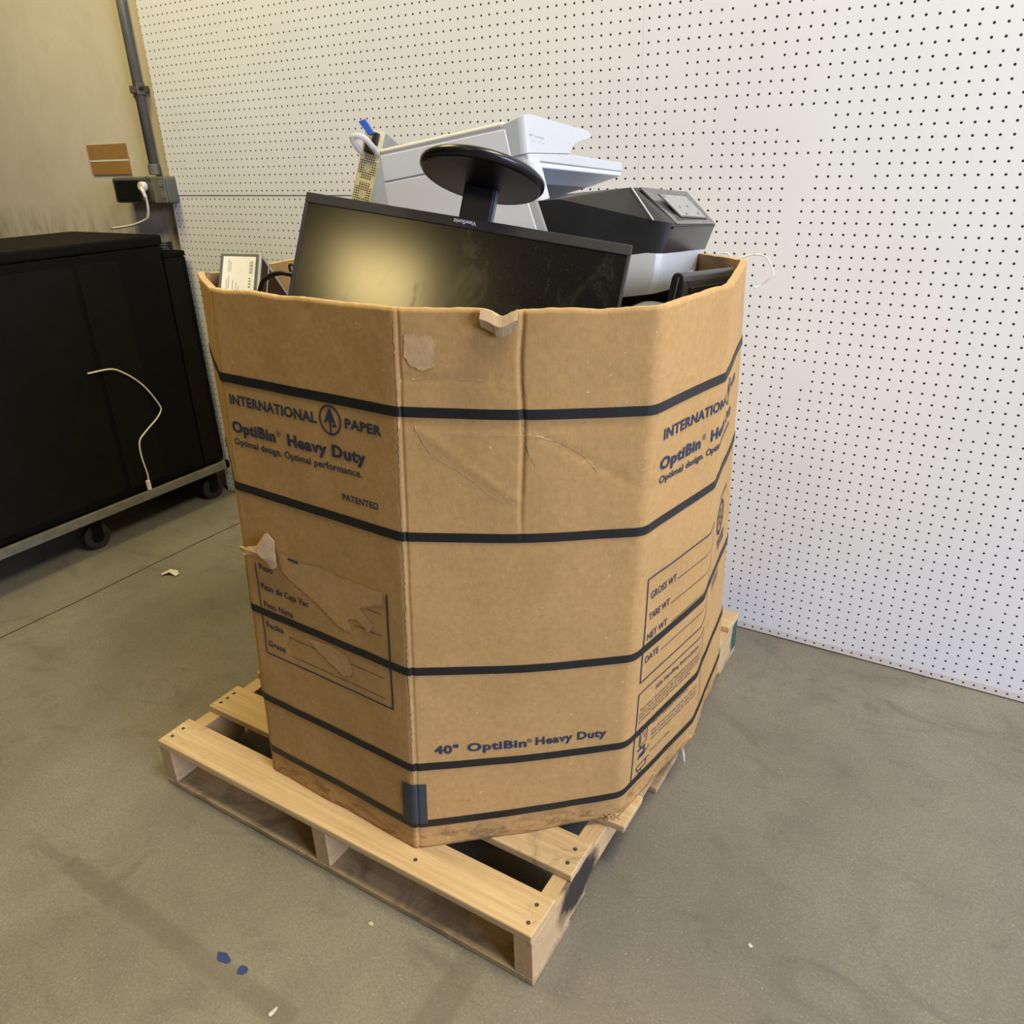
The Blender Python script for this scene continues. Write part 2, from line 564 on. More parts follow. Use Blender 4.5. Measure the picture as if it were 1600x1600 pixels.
for y, w, x1 in ((-1.292, 0.140, PX1), (-0.760, 0.140, 0.405), (-0.262, 0.140, PX1)):
    o = jitter_box(MB(), Vector((PX0, y, 0.0005)) + off, Vector((x1, y + w, 0.016)) + off, 0.001).build('bottom_board', w_low, pal, 0.002)
M_nail = plastic('dark_nail_head', (0.05, 0.045, 0.04), 0.5)
for (x, y) in ((-0.587, -1.265), (-0.587, -1.235), (-0.587, -1.125), (-0.587, -1.105), (-0.587, -1.085), (0.371, -1.27), (0.366, -1.232),
               (0.371, -1.125), (0.369, -1.09), (0.12, -1.262)):
    MB().cyl(Vector((x, y, 0.1250)) + off, Vector((x, y, 0.1262)) + off, 0.0042, 10).build('nail_head', M_nail, pal)

# ------------------------------------------------------------------ the cardboard bin
COR = [((-.310, -1.154), (-.297, -1.226), 1.135, .010), ((.116, -1.181), (.103, -1.241), 1.135, .007),
       ((.300, -1.126), (.262, -1.108), 1.135, .06), ((.464, -1.024), (.408, -.973), 1.135, .014),
       ((.497, -.810), (.452, -.690), 1.136, .010), ((.431, -.505), (.425, -.400), 1.134, .03),
       ((.150, -.270), (.140, -.200), 1.125, .03), ((-.280, -.240), (-.270, -.200), 1.125, .03),
       ((-.550, -.500), (-.545, -.470), 1.125, .03), ((-.535, -1.000), (-.555, -1.005), 1.126, .02)]
NC = len(COR)
ZB, ZT = 0.126, 1.135
LEN = [(Vector(COR[(i + 1) % NC][0]) - Vector(COR[i][0])).length for i in range(NC)]
CUM = [0.0]
for L_ in LEN:
    CUM.append(CUM[-1] + L_)
PER = CUM[-1]
BIN0 = Vector((-0.02, -0.72, ZB))


def corner(i, z):
    t, b = Vector(COR[i % NC][0]), Vector(COR[i % NC][1])
    k = (z - ZB) / (ZT - ZB)
    return b * (1 - k) + t * k


def flat(s, z):
    s %= PER
    for i in range(NC):
        if s <= CUM[i + 1] + 1e-9:
            break
    t = (s - CUM[i]) / LEN[i]
    return corner(i, z) * (1 - t) + corner(i + 1, z) * t


def base_xy(s, z):
    s %= PER
    for i in range(NC):
        rad = COR[i][3]
        ds = (s - CUM[i] + PER / 2) % PER - PER / 2
        if abs(ds) < rad:
            t = (ds + rad) / (2 * rad)
            a, b, c = flat(CUM[i] - rad, z), corner(i, z), flat(CUM[i] + rad, z)
            return a * (1 - t) ** 2 + b * 2 * t * (1 - t) + c * t * t
    return flat(s, z)


def outward(s, z):
    t = base_xy(s + 0.004, z) - base_xy(s - 0.004, z)
    return Vector((t.y, -t.x)).normalized()


def dent(s, z):
    """small waviness and creases of the board, metres outward"""
    h = 0.0022 * noise.noise(Vector((s * 5.0, z * 4.0, 0.3))) + 0.0010 * noise.noise(Vector((s * 17, z * 13, 4.3)))
    cx_ = 0.619 + 0.006 * noise.noise(Vector((0, z * 9.0, 1.0)))
    if 0.60 < s < 0.64 and z > 0.76:
        h -= 0.0035 * math.exp(-((s - cx_) / 0.0035) ** 2) * min(1, (z - 0.76) / 0.1)
    if 0.43 < s < 0.80:                                 # horizontal scores under the top strap
        h -= 0.0020 * math.exp(-((z - 0.962 - 0.003 * noise.noise(Vector((s * 8, 0, 2)))) / 0.004) ** 2)
        if s < 0.60:
            h -= 0.0012 * math.exp(-((z - 1.035) / 0.003) ** 2)
    # diagonal wrinkle
    if 0.45 < s < 0.62 and 0.83 < z < 0.965:
        zz = 0.962 - (s - 0.45) * 0.72
        h += 0.0018 * math.exp(-((z - zz - 0.004 * noise.noise(Vector((s * 25, 1, 1)))) / 0.004) ** 2)
    if 0.62 < s < 0.80 and 0.83 < z < 0.965:
        zz = 0.962 - (s - 0.63) * 0.62
        h -= 0.0018 * math.exp(-((z - zz) / 0.004) ** 2)
    # score at the corner between the two front faces
    h -= 0.0022 * math.exp(-((s - 0.4345 - 0.001 * noise.noise(Vector((0, z * 20, 3)))) / 0.0022) ** 2)
    # bruised lower edge
    if z < 0.19:
        h += 0.004 * noise.noise(Vector((s * 9, z * 8, 7))) * (0.19 - z) / 0.06
    return h


def S(s, z, off_=0.0):
    p = base_xy(s, z)
    n_ = outward(s, z)
    q = p + n_ * (dent(s % PER, z) + off_)
    return Vector((q.x, q.y, z)) - BIN0


def z_rim(s):
    s %= PER
    for i in range(NC):
        if s <= CUM[i + 1] + 1e-9:
            break
    t = (s - CUM[i]) / LEN[i]
    z = COR[i][2] * (1 - t) + COR[(i + 1) % NC][2] * t
    z += 0.0022 * noise.noise(Vector((s * 14, 0, 9))) + 0.0014 * noise.noise(Vector((s * 60, 0, 5)))
    z -= 0.010 * math.exp(-((s - 0.590) / 0.016) ** 2)      # crushed notch
    z -= 0.003 * math.exp(-((s - 0.735) / 0.03) ** 2)
    dl = (s - CUM[NC - 1] + PER / 2) % PER - PER / 2
    z += 0.008 * math.exp(-(dl / 0.02) ** 2) * (0.6 + noise.noise(Vector((s * 160, 0, 1))))
    return z


bin_root = empty('cardboard_bin', tuple(BIN0), label='large brown corrugated bulk bin with black straps standing on the wooden pallet', cat='cardboard box')


def s_samples():
    out = []
    s = 0.0
    while s < PER - 1e-6:
        out.append(s)
        near = min(abs((s - c + PER / 2) % PER - PER / 2) for c in CUM)
        fine_ = s < 1.35 or s > PER - 0.1
        s += 0.0022 if (near < 0.014 or (0.605 < s < 0.632)) else (0.0065 if fine_ else 0.02)
    return out


SS = s_samples()
NZ = 150
TH = 0.012
bm = bmesh.new()
outer, inner = [], []
for s in SS:
    zt = z_rim(s)
    outer.append([bm.verts.new(S(s, ZB + (zt - ZB) * k / NZ)) for k in range(NZ + 1)])
    inner.append([bm.verts.new(S(s, ZB + (zt - 0.0006 - ZB) * k / 12, -TH)) for k in range(13)])
n_ = len(SS)
for i in range(n_):
    j = (i + 1) % n_
    for k in range(NZ):
        bm.faces.new((outer[i][k], outer[j][k], outer[j][k + 1], outer[i][k + 1]))
    for k in range(12):
        bm.faces.new((inner[j][k], inner[i][k], inner[i][k + 1], inner[j][k + 1])).material_index = 1
    bm.faces.new((outer[i][NZ], outer[j][NZ], inner[j][12], inner[i][12])).material_index = 2
    bm.faces.new((outer[j][0], outer[i][0], inner[i][0], inner[j][0])).material_index = 1
me = bpy.data.meshes.new('side_wall')
bm.to_mesh(me)
bm.free()
for m_ in (M_card, M_card_in, M_card_torn):
    me.materials.append(m_)
for p in me.polygons:
    p.use_smooth = p.material_index == 0
link(bpy.data.objects.new('side_wall', me), bin_root)
# bottom flaps and the pad the load lies on
for nm, z0, z1 in (('bottom_flap', 0.0005, 0.010), ('layer_pad', 0.720, 0.730)):
    ring = [S(CUM[i], ZB + z0, -0.022) for i in range(NC)]
    rb = [Vector((p.x, p.y, z0)) for p in ring]
    rt = [Vector((p.x, p.y, z1)) for p in ring]
    MB().loft([rb, rt]).build(nm, M_card_in, bin_root)

# straps
for zc in (0.983, 0.778, 0.5235, 0.318, 0.186):
    bm = bmesh.new()
    rows = []
    w = 0.0078
    tops = []
    for s in SS:
        zz = zc + 0.0015 * noise.noise(Vector((s * 3, zc * 7, 0)))
        rows.append([bm.verts.new(S(s, zz + a, o_)) for a, o_ in ((-w, 0.0003), (-w, 0.0016), (w, 0.0016), (w, 0.0003))])
    for i in range(len(rows)):
        a, b = rows[i], rows[(i + 1) % len(rows)]
        for k in range(3):
            bm.faces.new((a[k], b[k], b[k + 1], a[k + 1]))
    me = bpy.data.meshes.new('strap')
    bm.to_mesh(me)
    bm.free()
    me.materials.append(M_strap)
    link(bpy.data.objects.new('strap', me), bin_root)

# ------------------------------------------------------------------ printing on the bin
DG = bpy.context.evaluated_depsgraph_get


def text_mesh(txt, bold=0.0, shear=0.0, res=3):
    cu = bpy.data.curves.new('tmp', 'FONT')
    cu.body = txt
    cu.offset = bold
    cu.shear = shear
    cu.resolution_u = res
    cu.fill_mode = 'FRONT'
    cu.space_character = 1.0 + bold * 2.2
    o = bpy.data.objects.new('tmp', cu)
    COL.objects.link(o)
    bpy.context.view_layer.update()
    me_ = bpy.data.meshes.new_from_object(o.evaluated_get(DG()))
    bpy.data.objects.remove(o)
    bpy.data.curves.remove(cu)
    return me_


CAP = {}


def text_bm(txt, x0, y0, cap, width=None, bold=0.0, shear=0.0, target=None):
    """flat text polygons with the baseline start at (x0, y0), capital height cap, stretched to width"""
    key = round(bold, 4)
    if key not in CAP:
        h_ = text_mesh('H', bold)
        CAP[key] = (max(v.co.y for v in h_.vertices) - min(v.co.y for v in h_.vertices), min(v.co.y for v in h_.vertices))
        bpy.data.meshes.remove(h_)
    me_ = text_mesh(txt, bold, shear)
    xs = [v.co.x for v in me_.vertices]
    sy = cap / CAP[key][0]
    sx = (width / (max(xs) - min(xs))) if width else sy
    mn = min(xs)
    b = target or bmesh.new()
    vm = [b.verts.new((x0 + (v.co.x - mn) * sx, y0 + (v.co.y - CAP[key][1]) * sy, 0)) for v in me_.vertices]
    for p in me_.polygons:
        try:
            b.faces.new([vm[i] for i in p.vertices])
        except ValueError:
            pass
    bpy.data.meshes.remove(me_)
    return b


def rect(b, x0, y0, x1, y1):
    b.faces.new([b.verts.new(p) for p in ((x0, y0, 0), (x1, y0, 0), (x1, y1, 0), (x0, y1, 0))])


def seg(b, p, q, w):
    p, q = Vector((*p, 0)), Vector((*q, 0))
    d_ = (q - p).normalized()
    n2 = Vector((-d_.y, d_.x, 0)) * w / 2
    b.faces.new([b.verts.new(v) for v in (p - n2, q - n2, q + n2, p + n2)])


def ring_(b, cx_, cy_, r0, r1, n=40):
    pts = [(math.cos(2 * math.pi * k / n), math.sin(2 * math.pi * k / n)) for k in range(n)]
    A = [b.verts.new((cx_ + r0 * x, cy_ + r0 * y, 0)) for x, y in pts]
    B = [b.verts.new((cx_ + r1 * x, cy_ + r1 * y, 0)) for x, y in pts]
    for k in range(n):
        b.faces.new((A[k], B[k], B[(k + 1) % n], A[(k + 1) % n]))


def cut(b, step=0.012):
    xs = [v.co.x for v in b.verts]
    x = math.floor(min(xs) / step) * step + step
    while x < max(xs):
        bmesh.ops.bisect_plane(b, geom=b.verts[:] + b.edges[:] + b.faces[:], plane_co=(x, 0, 0), plane_no=(1, 0, 0))
        x += step
    ys = [v.co.y for v in b.verts]
    y = math.floor(min(ys) / 0.02) * 0.02 + 0.02
    while y < max(ys):
        bmesh.ops.bisect_plane(b, geom=b.verts[:] + b.edges[:] + b.faces[:], plane_co=(0, y, 0), plane_no=(0, 1, 0))
        y += 0.02


def wrap(b, name, mat, lift=0.0010, label=None, do_cut=True):
    if do_cut:
        cut(b)
    for v in b.verts:
        v.co = S(v.co.x, v.co.y, lift)
    me_ = bpy.data.meshes.new(name)
    b.to_mesh(me_)
    b.free()
    me_.materials.append(mat)
    return tag(link(bpy.data.objects.new(name, me_), bin_root), label)


def tree_mark(b, cx_, cy_, R):
    ring_(b, cx_, cy_, R * 0.86, R)
    w = R * 0.15
    seg(b, (cx_, cy_ - R * 0.86), (cx_, cy_ + R * 0.62), w)
    seg(b, (cx_ + 0.02 * R, cy_ + R * 0.74), (cx_ - 0.50 * R, cy_ - R * 0.22), w)
    seg(b, (cx_, cy_ + R * 0.72), (cx_ + 0.50 * R, cy_ - R * 0.36), w)
    seg(b, (cx_ + 0.54 * R, cy_ - R * 0.34), (cx_ + 0.18 * R, cy_ - R * 0.34), w)
    seg(b, (cx_ - 0.02 * R, cy_ + R * 0.36), (cx_ - 0.26 * R, cy_ - R * 0.10), w * 0.8)
    seg(b, (cx_ + 0.02 * R, cy_ + R * 0.36), (cx_ + 0.24 * R, cy_ - R * 0.10), w * 0.8)


def brand_block(s0, z0, k=1.0):
    b = bmesh.new()
    text_bm('INTERNATIONAL', s0 + 0.019, z0 + 0.936, 0.0185, 0.229 * k, 0.030, target=b)
    tree_mark(b, s0 + 0.2797 * k, z0 + 0.9465, 0.0255)
    text_bm('PAPER', s0 + 0.3135 * k, z0 + 0.9385, 0.0165, 0.081 * k, 0.036, target=b)
    wrap(b, 'printed_logo_line', M_ink)
    b = bmesh.new()
    text_bm('OptiBin', s0 + 0.0155, z0 + 0.8840, 0.0215, 0.121 * k, 0.040, target=b)
    ring_(b, s0 + 0.146 * k, z0 + 0.9015, 0.0042, 0.0052, 24)
    text_bm('R', s0 + 0.1443 * k, z0 + 0.8990, 0.0050, None, 0.02, target=b)
    text_bm('Heavy Duty', s0 + 0.1690 * k, z0 + 0.8845, 0.0215, 0.187 * k, 0.040, target=b)
    wrap(b, 'printed_name_line', M_ink)
    b = text_bm('Optimal design. Optimal performance.', s0 + 0.0171, z0 + 0.8610, 0.0125, 0.329 * k, 0.022)
    wrap(b, 'printed_slogan_line', M_ink)


brand_block(0.0, 0.0)
brand_block(0.828, -0.0115)
wrap(text_bm('PATENTED', 0.2957, 0.8130, 0.0115, 0.084, 0.026), 'printed_patent_line', M_ink)
b = bmesh.new()
text_bm('40"', 0.4671, 0.3450, 0.0185, 0.042, 0.036, target=b)
wrap(b, 'printed_size', M_ink)
b = bmesh.new()
text_bm('OptiBin', 0.5240, 0.3460, 0.0185, 0.104, 0.036, target=b)
ring_(b, 0.6330, 0.3600, 0.0036, 0.0045, 24)
text_bm('R', 0.6315, 0.3578, 0.0042, None, 0.02, target=b)
text_bm('Heavy Duty', 0.6440, 0.3475, 0.0185, 0.130, 0.036, target=b)
wrap(b, 'printed_size_name', M_ink)
# Spanish weight form, partly torn away
b = bmesh.new()
seg(b, (0.0322, 0.629), (0.0341, 0.430), 0.0028)
seg(b, (0.0330, 0.431), (0.3890, 0.431), 0.0030)
seg(b, (0.3880, 0.430), (0.3868, 0.662), 0.0038)
for x0, x1, z in ((0.336, 0.3716, 0.619), (0.3014, 0.332, 0.5755), (0.343, 0.3697, 0.5760), (0.1403, 0.3697, 0.531), (0.1081, 0.190, 0.488),
                  (0.285, 0.3697, 0.4895), (0.110, 0.3697, 0.447)):
    seg(b, (x0, z), (x1, z), 0.0014)
text_bm('Peso', 0.0436, 0.6165, 0.0135, 0.040, 0.018, target=b)
text_bm('Peso de Caja Vac', 0.0417, 0.5745, 0.0135, 0.138, 0.018, target=b)
text_bm('Peso Neto', 0.0436, 0.5362, 0.0135, 0.086, 0.018, target=b)
text_bm('Fecha', 0.0436, 0.4910, 0.0135, 0.051, 0.018, target=b)
text_bm('Grasa', 0.0436, 0.4488, 0.0135, 0.051, 0.018, target=b)
wrap(b, 'printed_spanish_form', M_ink)
b = bmesh.new()
seg(b, (0.1365, 0.6635), (0.1649, 0.6620), 0.0045)
wrap(b, 'printed_dash', M_ink, 0.0022)
# English weight form
b = bmesh.new()
for p, q in (((0.8385, 0.6735), (0.8373, 0.4472)), ((0.8373, 0.6725), (1.0823, 0.6725)), ((0.8365, 0.4478), (1.0770, 0.4478)), ((1.0823, 0.6735), (1.0770, 0.447))):
    seg(b, p, q, 0.0030)
for x0, z in ((0.928, 0.626), (0.913, 0.581), (0.918, 0.536), (0.893, 0.487)):
    seg(b, (x0, z), (1.062, z), 0.0014)
text_bm('GROSS WT', 0.8487, 0.6265, 0.0150, 0.074, 0.010, target=b)
text_bm('TARE WT', 0.8475, 0.5815, 0.0150, 0.060, 0.010, target=b)
text_bm('NET WT', 0.8470, 0.5380, 0.0150, 0.058, 0.010, target=b)
text_bm('DATE', 0.8468, 0.4870, 0.0150, 0.038, 0.010, target=b)
wrap(b, 'printed_weight_form', M_ink)
# handling notice
b = bmesh.new()
for p, q in (((0.8373, 0.4207), (0.8373, 0.1870)), ((0.8363, 0.4197), (1.0770, 0.4197)), ((1.0770, 0.4207), (1.0785, 0.2050))):
    seg(b, p, q, 0.0026)
text_bm('Safe Handling Instructions', 0.8880, 0.3940, 0.0105, 0.140, 0.008, target=b)
for k, tx in enumerate(('This product was prepared from inspected and passed meat and/or', 'poultry. Some food products may contain bacteria that could cause',
                        'illness if the product is mishandled or cooked improperly. For your', 'protection, follow these safe handling instructions.')):
    text_bm(tx, 0.8440, 0.3720 - 0.0095 * k, 0.0060, (0.205, 0.205, 0.205, 0.160)[k], 0.006, target=b)
for k, (tx, w_) in enumerate((('Keep refrigerated or frozen.', 0.092), ('Thaw in refrigerator or microwave.', 0.112), (None, 0),
                              ('Keep raw meat and poultry separate from other foods.', 0.150), ('Wash working surfaces (including cutting boards),', 0.145),
                              ('utensils, and hands after touching raw meat or poultry.', 0.150), (None, 0), ('Cook thoroughly.', 0.062))):
    if tx:
        text_bm(tx, 0.8880, 0.3130 - 0.0105 * k - (0.012 if k > 6 else 0), 0.0062, w_, 0.006, target=b)
# fridge, tap over hands, pan
for (x0, z0, x1, z1) in ((0.853, 0.274, 0.853 + 0.021, 0.318),):
    for p, q in (((x0, z0), (x0, z1)), ((x1, z0), (x1, z1)), ((x0, z0), (x1, z0)), ((x0, z1), (x1, z1)), ((x0 + 0.003, z1 - 0.006), (x1 - 0.003, z1 - 0.006)),
                 ((x0 + 0.004, z1 - 0.016), (x1 - 0.004, z1 - 0.016)), ((x0 + 0.004, z0 + 0.004), (x0 + 0.004, z1 - 0.018)), ((x1 - 0.006, z0 + 0.012), (x1 - 0.006, z0 + 0.022))):
        seg(b, p, q, 0.0016)
seg(b, (0.850, 0.264), (0.872, 0.264), 0.005)
seg(b, (0.869, 0.264), (0.869, 0.252), 0.005)
seg(b, (0.858, 0.264), (0.858, 0.272), 0.003)
for q in range(4):
    seg(b, (0.854 + 0.005 * q, 0.238 + 0.002 * (q % 2)), (0.860 + 0.005 * q, 0.250), 0.0042)
seg(b, (0.878, 0.244), (0.884, 0.254), 0.0015)
seg(b, (0.850, 0.218), (0.886, 0.222), 0.0022)
seg(b, (0.850, 0.218), (0.854, 0.205), 0.0022)
seg(b, (0.854, 0.205), (0.876, 0.206), 0.0022)
seg(b, (0.876, 0.206), (0.878, 0.220), 0.0022)
ring_(b, 0.862, 0.1995, 0.0035, 0.005, 14)
wrap(b, 'printed_handling_notice', M_ink)
# round mark on the far side face
b = bmesh.new()
ring_(b, 1.172, 0.645, 0.031, 0.040, 48)
for k in range(6):
    a = math.pi / 3 * k
    seg(b, (1.172 + 0.006 * math.cos(a), 0.645 + 0.006 * math.sin(a)), (1.172 + 0.022 * math.cos(a + 0.7), 0.645 + 0.022 * math.sin(a + 0.7)), 0.005)
wrap(b, 'printed_round_mark', M_ink)
for rows_ in (((0.694, 1.150, 1.225), (0.700, 1.150, 1.225)), ((0.588, 1.155, 1.23), (0.573, 1.165, 1.235)), ((0.50, 1.13, 1.20), (0.492, 1.13, 1.20), (0.484, 1.13, 1.20))):
    b = bmesh.new()
    for zc, x0, x1 in rows_:
        x = x0
        while x < x1:
            seg(b, (x, zc), (x + 0.006, zc), 0.004 if zc > 0.6 or zc < 0.55 else 0.012)
            x += 0.009
    wrap(b, 'printed_small_lines', M_ink)

# tape strip around the lower front corner
b = bmesh.new()
rect(b, 0.4030, 0.187, 0.4510, 0.280)
cut(b, 0.003)
wrap(b, 'tape_strip', M_tape, 0.0021, do_cut=False)
# pale abraded patches where labels were pulled off, and lighter torn paper layer in the form
random.seed(3)


def patch(name, pts, mat, lift=0.0013, label=None):
    bb = bmesh.new()
    jag = []
    for i, p in enumerate(pts):
        q = pts[(i + 1) % len(pts)]
        for k in range(5):
            t = k / 5
            jag.append((p[0] + (q[0] - p[0]) * t + random.uniform(-1, 1) * 0.0016, p[1] + (q[1] - p[1]) * t + random.uniform(-1, 1) * 0.0016))
    bb.faces.new([bb.verts.new((*p, 0)) for p in jag])
    bmesh.ops.triangulate(bb, faces=bb.faces)
    return wrap(bb, name, mat, lift, label)


M_layer = cardboard('peeled_paper_layer', (0.535, 0.330, 0.142))
patch('torn_paper_layer', [(0.108, 0.674), (0.16, 0.664), (0.235, 0.668), (0.30, 0.660), (0.375, 0.664), (0.380, 0.640), (0.345, 0.628), (0.318, 0.614), (0.352, 0.590),
                           (0.335, 0.572), (0.308, 0.590), (0.285, 0.583), (0.298, 0.556), (0.262, 0.560), (0.232, 0.575), (0.205, 0.592), (0.172, 0.604), (0.15, 0.612), (0.112, 0.632)], M_layer)
patch('torn_paper_layer', [(0.165, 0.505), (0.235, 0.512), (0.280, 0.500), (0.288, 0.470), (0.262, 0.452), (0.238, 0.468), (0.205, 0.480), (0.185, 0.492)], M_layer)
patch('scuffed_patch', [(0.444, 1.098), (0.455, 1.100), (0.468, 1.095), (0.488, 1.097), (0.492, 1.080), (0.486, 1.066), (0.490, 1.052), (0.470, 1.046), (0.452, 1.052), (0.443, 1.066)],
      cardboard('scuffed_board', (0.56, 0.37, 0.19)))

def streak(name, pts, w, mat, seed, n=10):
    rnd = random.Random(seed)
    P_ = spline([(x, y, 0) for x, y in pts], n)
    bb = bmesh.new()
    rows_ = []
    for i, p in enumerate(P_):
        t = (P_[min(i + 1, len(P_) - 1)] - P_[max(i - 1, 0)]).normalized()
        q = Vector((-t.y, t.x, 0))
        ww = w * rnd.uniform(0.25, 1.0)
        j = rnd.uniform(-0.4, 0.4) * w
        rows_.append((bb.verts.new(p + q * (ww / 2 + j)), bb.verts.new(p - q * (ww / 2 - j))))
    for a_, b_ in zip(rows_, rows_[1:]):
        bb.faces.new((a_[0], a_[1], b_[1], b_[0]))
    return wrap(bb, name, mat, 0.0012, do_cut=False)


streak('worn_corner_line', [(0.4290, 1.115), (0.4300, 0.99), (0.4285, 0.86), (0.4300, 0.70), (0.4285, 0.55), (0.4300, 0.42), (0.4290, 0.30)], 0.0034, M_card_torn, 1, 26)
streak('crease_line', [(0.620, 1.108), (0.618, 1.06), (0.623, 1.02), (0.620, 0.97), (0.628, 0.93), (0.640, 0.90)], 0.0022, M_card_torn, 2)
streak('crease_line', [(0.455, 0.962), (0.475, 0.925), (0.500, 0.905), (0.540, 0.880), (0.575, 0.850), (0.610, 0.838)], 0.0020, M_card_torn, 3)
streak('crease_line', [(0.500, 0.955), (0.540, 0.950), (0.600, 0.952), (0.660, 0.948)], 0.0018, M_card_torn, 4)
streak('crease_line', [(0.640, 0.950), (0.680, 0.935), (0.715, 0.910), (0.735, 0.888)], 0.0018, M_card_torn, 5)
streak('crease_line', [(0.452, 1.033), (0.500, 1.036), (0.560, 1.034)], 0.0020, M_card_torn, 6)

# flaps: torn corner piece on the left face, folded piece at the rim notch
bm = bmesh.new()
flap_px = [(0.003, 0.6560, 0.009), (0.030, 0.6640, 0.010), (0.062, 0.6760, 0.008), (0.082, 0.6990, 0.007), (0.092, 0.7060, 0.008), (0.105, 0.6900, 0.004), (0.1075, 0.6640, 0.003),
           (0.1020, 0.6360, 0.006), (0.0920, 0.6330, 0.008), (0.0840, 0.6540, 0.010), (0.0500, 0.6560, 0.012), (0.0250, 0.6480, 0.014), (0.012, 0.6500, 0.010)]
cv = bm.verts.new(S(0.066, 0.6660, 0.016))
rv = [bm.verts.new(S(s, z, o_)) for s, z, o_ in flap_px]
for i in range(len(rv)):
    bm.faces.new((rv[i], rv[(i + 1) % len(rv)], cv))
bmesh.ops.subdivide_edges(bm, edges=bm.edges[:], cuts=2, use_grid_fill=True)
for v in bm.verts:
    v.co += Vector((noise.noise(v.co * 45), noise.noise(v.co * 45 + Vector((5, 0, 0))), noise.noise(v.co * 45 + Vector((0, 9, 0))))) * 0.004
me = bpy.data.meshes.new('torn_flap')
bm.to_mesh(me)
bm.free()
me.materials.append(M_card_torn)
o = link(bpy.data.objects.new('torn_flap', me), bin_root)
sol = o.modifiers.new('thick', 'SOLIDIFY')
sol.thickness = 0.002
bm = bmesh.new()
rows = []
for k in range(13):
    s = 0.562 + 0.052 * k / 12
    zr0 = z_rim(s)
    jag = 0.0015 * noise.noise(Vector((s * 170, 0, 0)))
    rows.append([bm.verts.new(S(s, zr0 - 0.001, 0.0)), bm.verts.new(S(s, zr0 + 0.001 + jag, 0.009)), bm.verts.new(S(s, zr0 - 0.010, 0.014)),
                 bm.verts.new(S(s, zr0 - 0.016 + jag, 0.010)), bm.verts.new(S(s, zr0 - 0.021 + 2 * jag - 0.004 * math.sin(k / 12 * 3.1), 0.006))])
for a, b2 in zip(rows, rows[1:]):
    for k in range(4):
        bm.faces.new((a[k], b2[k], b2[k + 1], a[k + 1]))
me = bpy.data.meshes.new('folded_flap')
bm.to_mesh(me)
bm.free()
me.materials.append(M_card_torn)
o = link(bpy.data.objects.new('folded_flap', me), bin_root)
sol = o.modifiers.new('thick', 'SOLIDIFY')
sol.thickness = 0.0025

# frayed bit at the lower right corner
bm = bmesh.new()
for k in range(26):
    s = 0.775 + random.uniform(0, 0.045)
    p = S(s, ZB + random.uniform(0.0, 0.012), 0.001)
    d_ = Vector((random.uniform(-.4, .6), random.uniform(-1, -.2), random.uniform(-.1, .5))).normalized() * random.uniform(0.006, 0.016)
    w_ = Vector((random.uniform(-1, 1), random.uniform(-1, 1), random.uniform(-1, 1))).normalized() * 0.0025
    bm.faces.new([bm.verts.new(q) for q in (p - w_, p + w_, p + d_ + w_ * .3)])
me = bpy.data.meshes.new('frayed_edge')
bm.to_mesh(me)
bm.free()
me.materials.append(M_card_torn)
link(bpy.data.objects.new('frayed_edge', me), bin_root)

# ------------------------------------------------------------------ upside-down monitor at the front of the bin
MR = ((0.922824214563104, -0.3852202819455004, 0.0008963223858400038), (0.34843550596327866, 0.8356912637184806, 0.4245147935334208),
      (-0.16428075724230207, -0.39144022036888093, 0.905420557905252))
mon = empty('computer_monitor', mat=pose(MR, (-0.1866, -1.1574, 0.9829)),
            label='black widescreen monitor standing upside down with its round foot in the air', cat='monitor')
W_, H_ = 0.560, 0.330
ms = NT('dusty_matte_screen', 0.16)
ms.b.inputs['Specular IOR Level'].default_value = 1.0
sx_, sy_, sz_ = ms.xyz()
right = ms.math('MULTIPLY', ms.math('SUBTRACT', ms.math('ADD', sx_, ms.math('MULTIPLY', ms.noise(6, 3), 0.1)), 0.28), 12.0, clamp=True)
dust = ms.math('ADD', ms.math('MULTIPLY', ms.ramp(ms.noise(420, 2, 0.7), [(0.52, (0, 0, 0)), (0.72, (1, 1, 1))]), 0.35), ms.ramp(ms.noise(300, 1, 0.5), [(0.74, (0, 0, 0)), (0.78, (1, 1, 1))]))
smd = ms.ramp(ms.noise(9, 6, 0.72, (1.8, 1, 0.8), 1.6), [(0.55, (0, 0, 0)), (0.66, (1, 1, 1))])
ms.color(ms.mix(ms.math('MULTIPLY', ms.math('MULTIPLY', dust, right), 0.35), ms.mix(ms.math('MULTIPLY', smd, 0.08), (0.0045, 0.0045, 0.0040), (0.10, 0.09, 0.07)), (0.10, 0.09, 0.08)))
ms.l(ms.math('ADD', ms.math('ADD', 0.165, ms.math('MULTIPLY', smd, 0.05)), ms.math('MULTIPLY', right, 0.03)), ms.b.inputs['Roughness'])
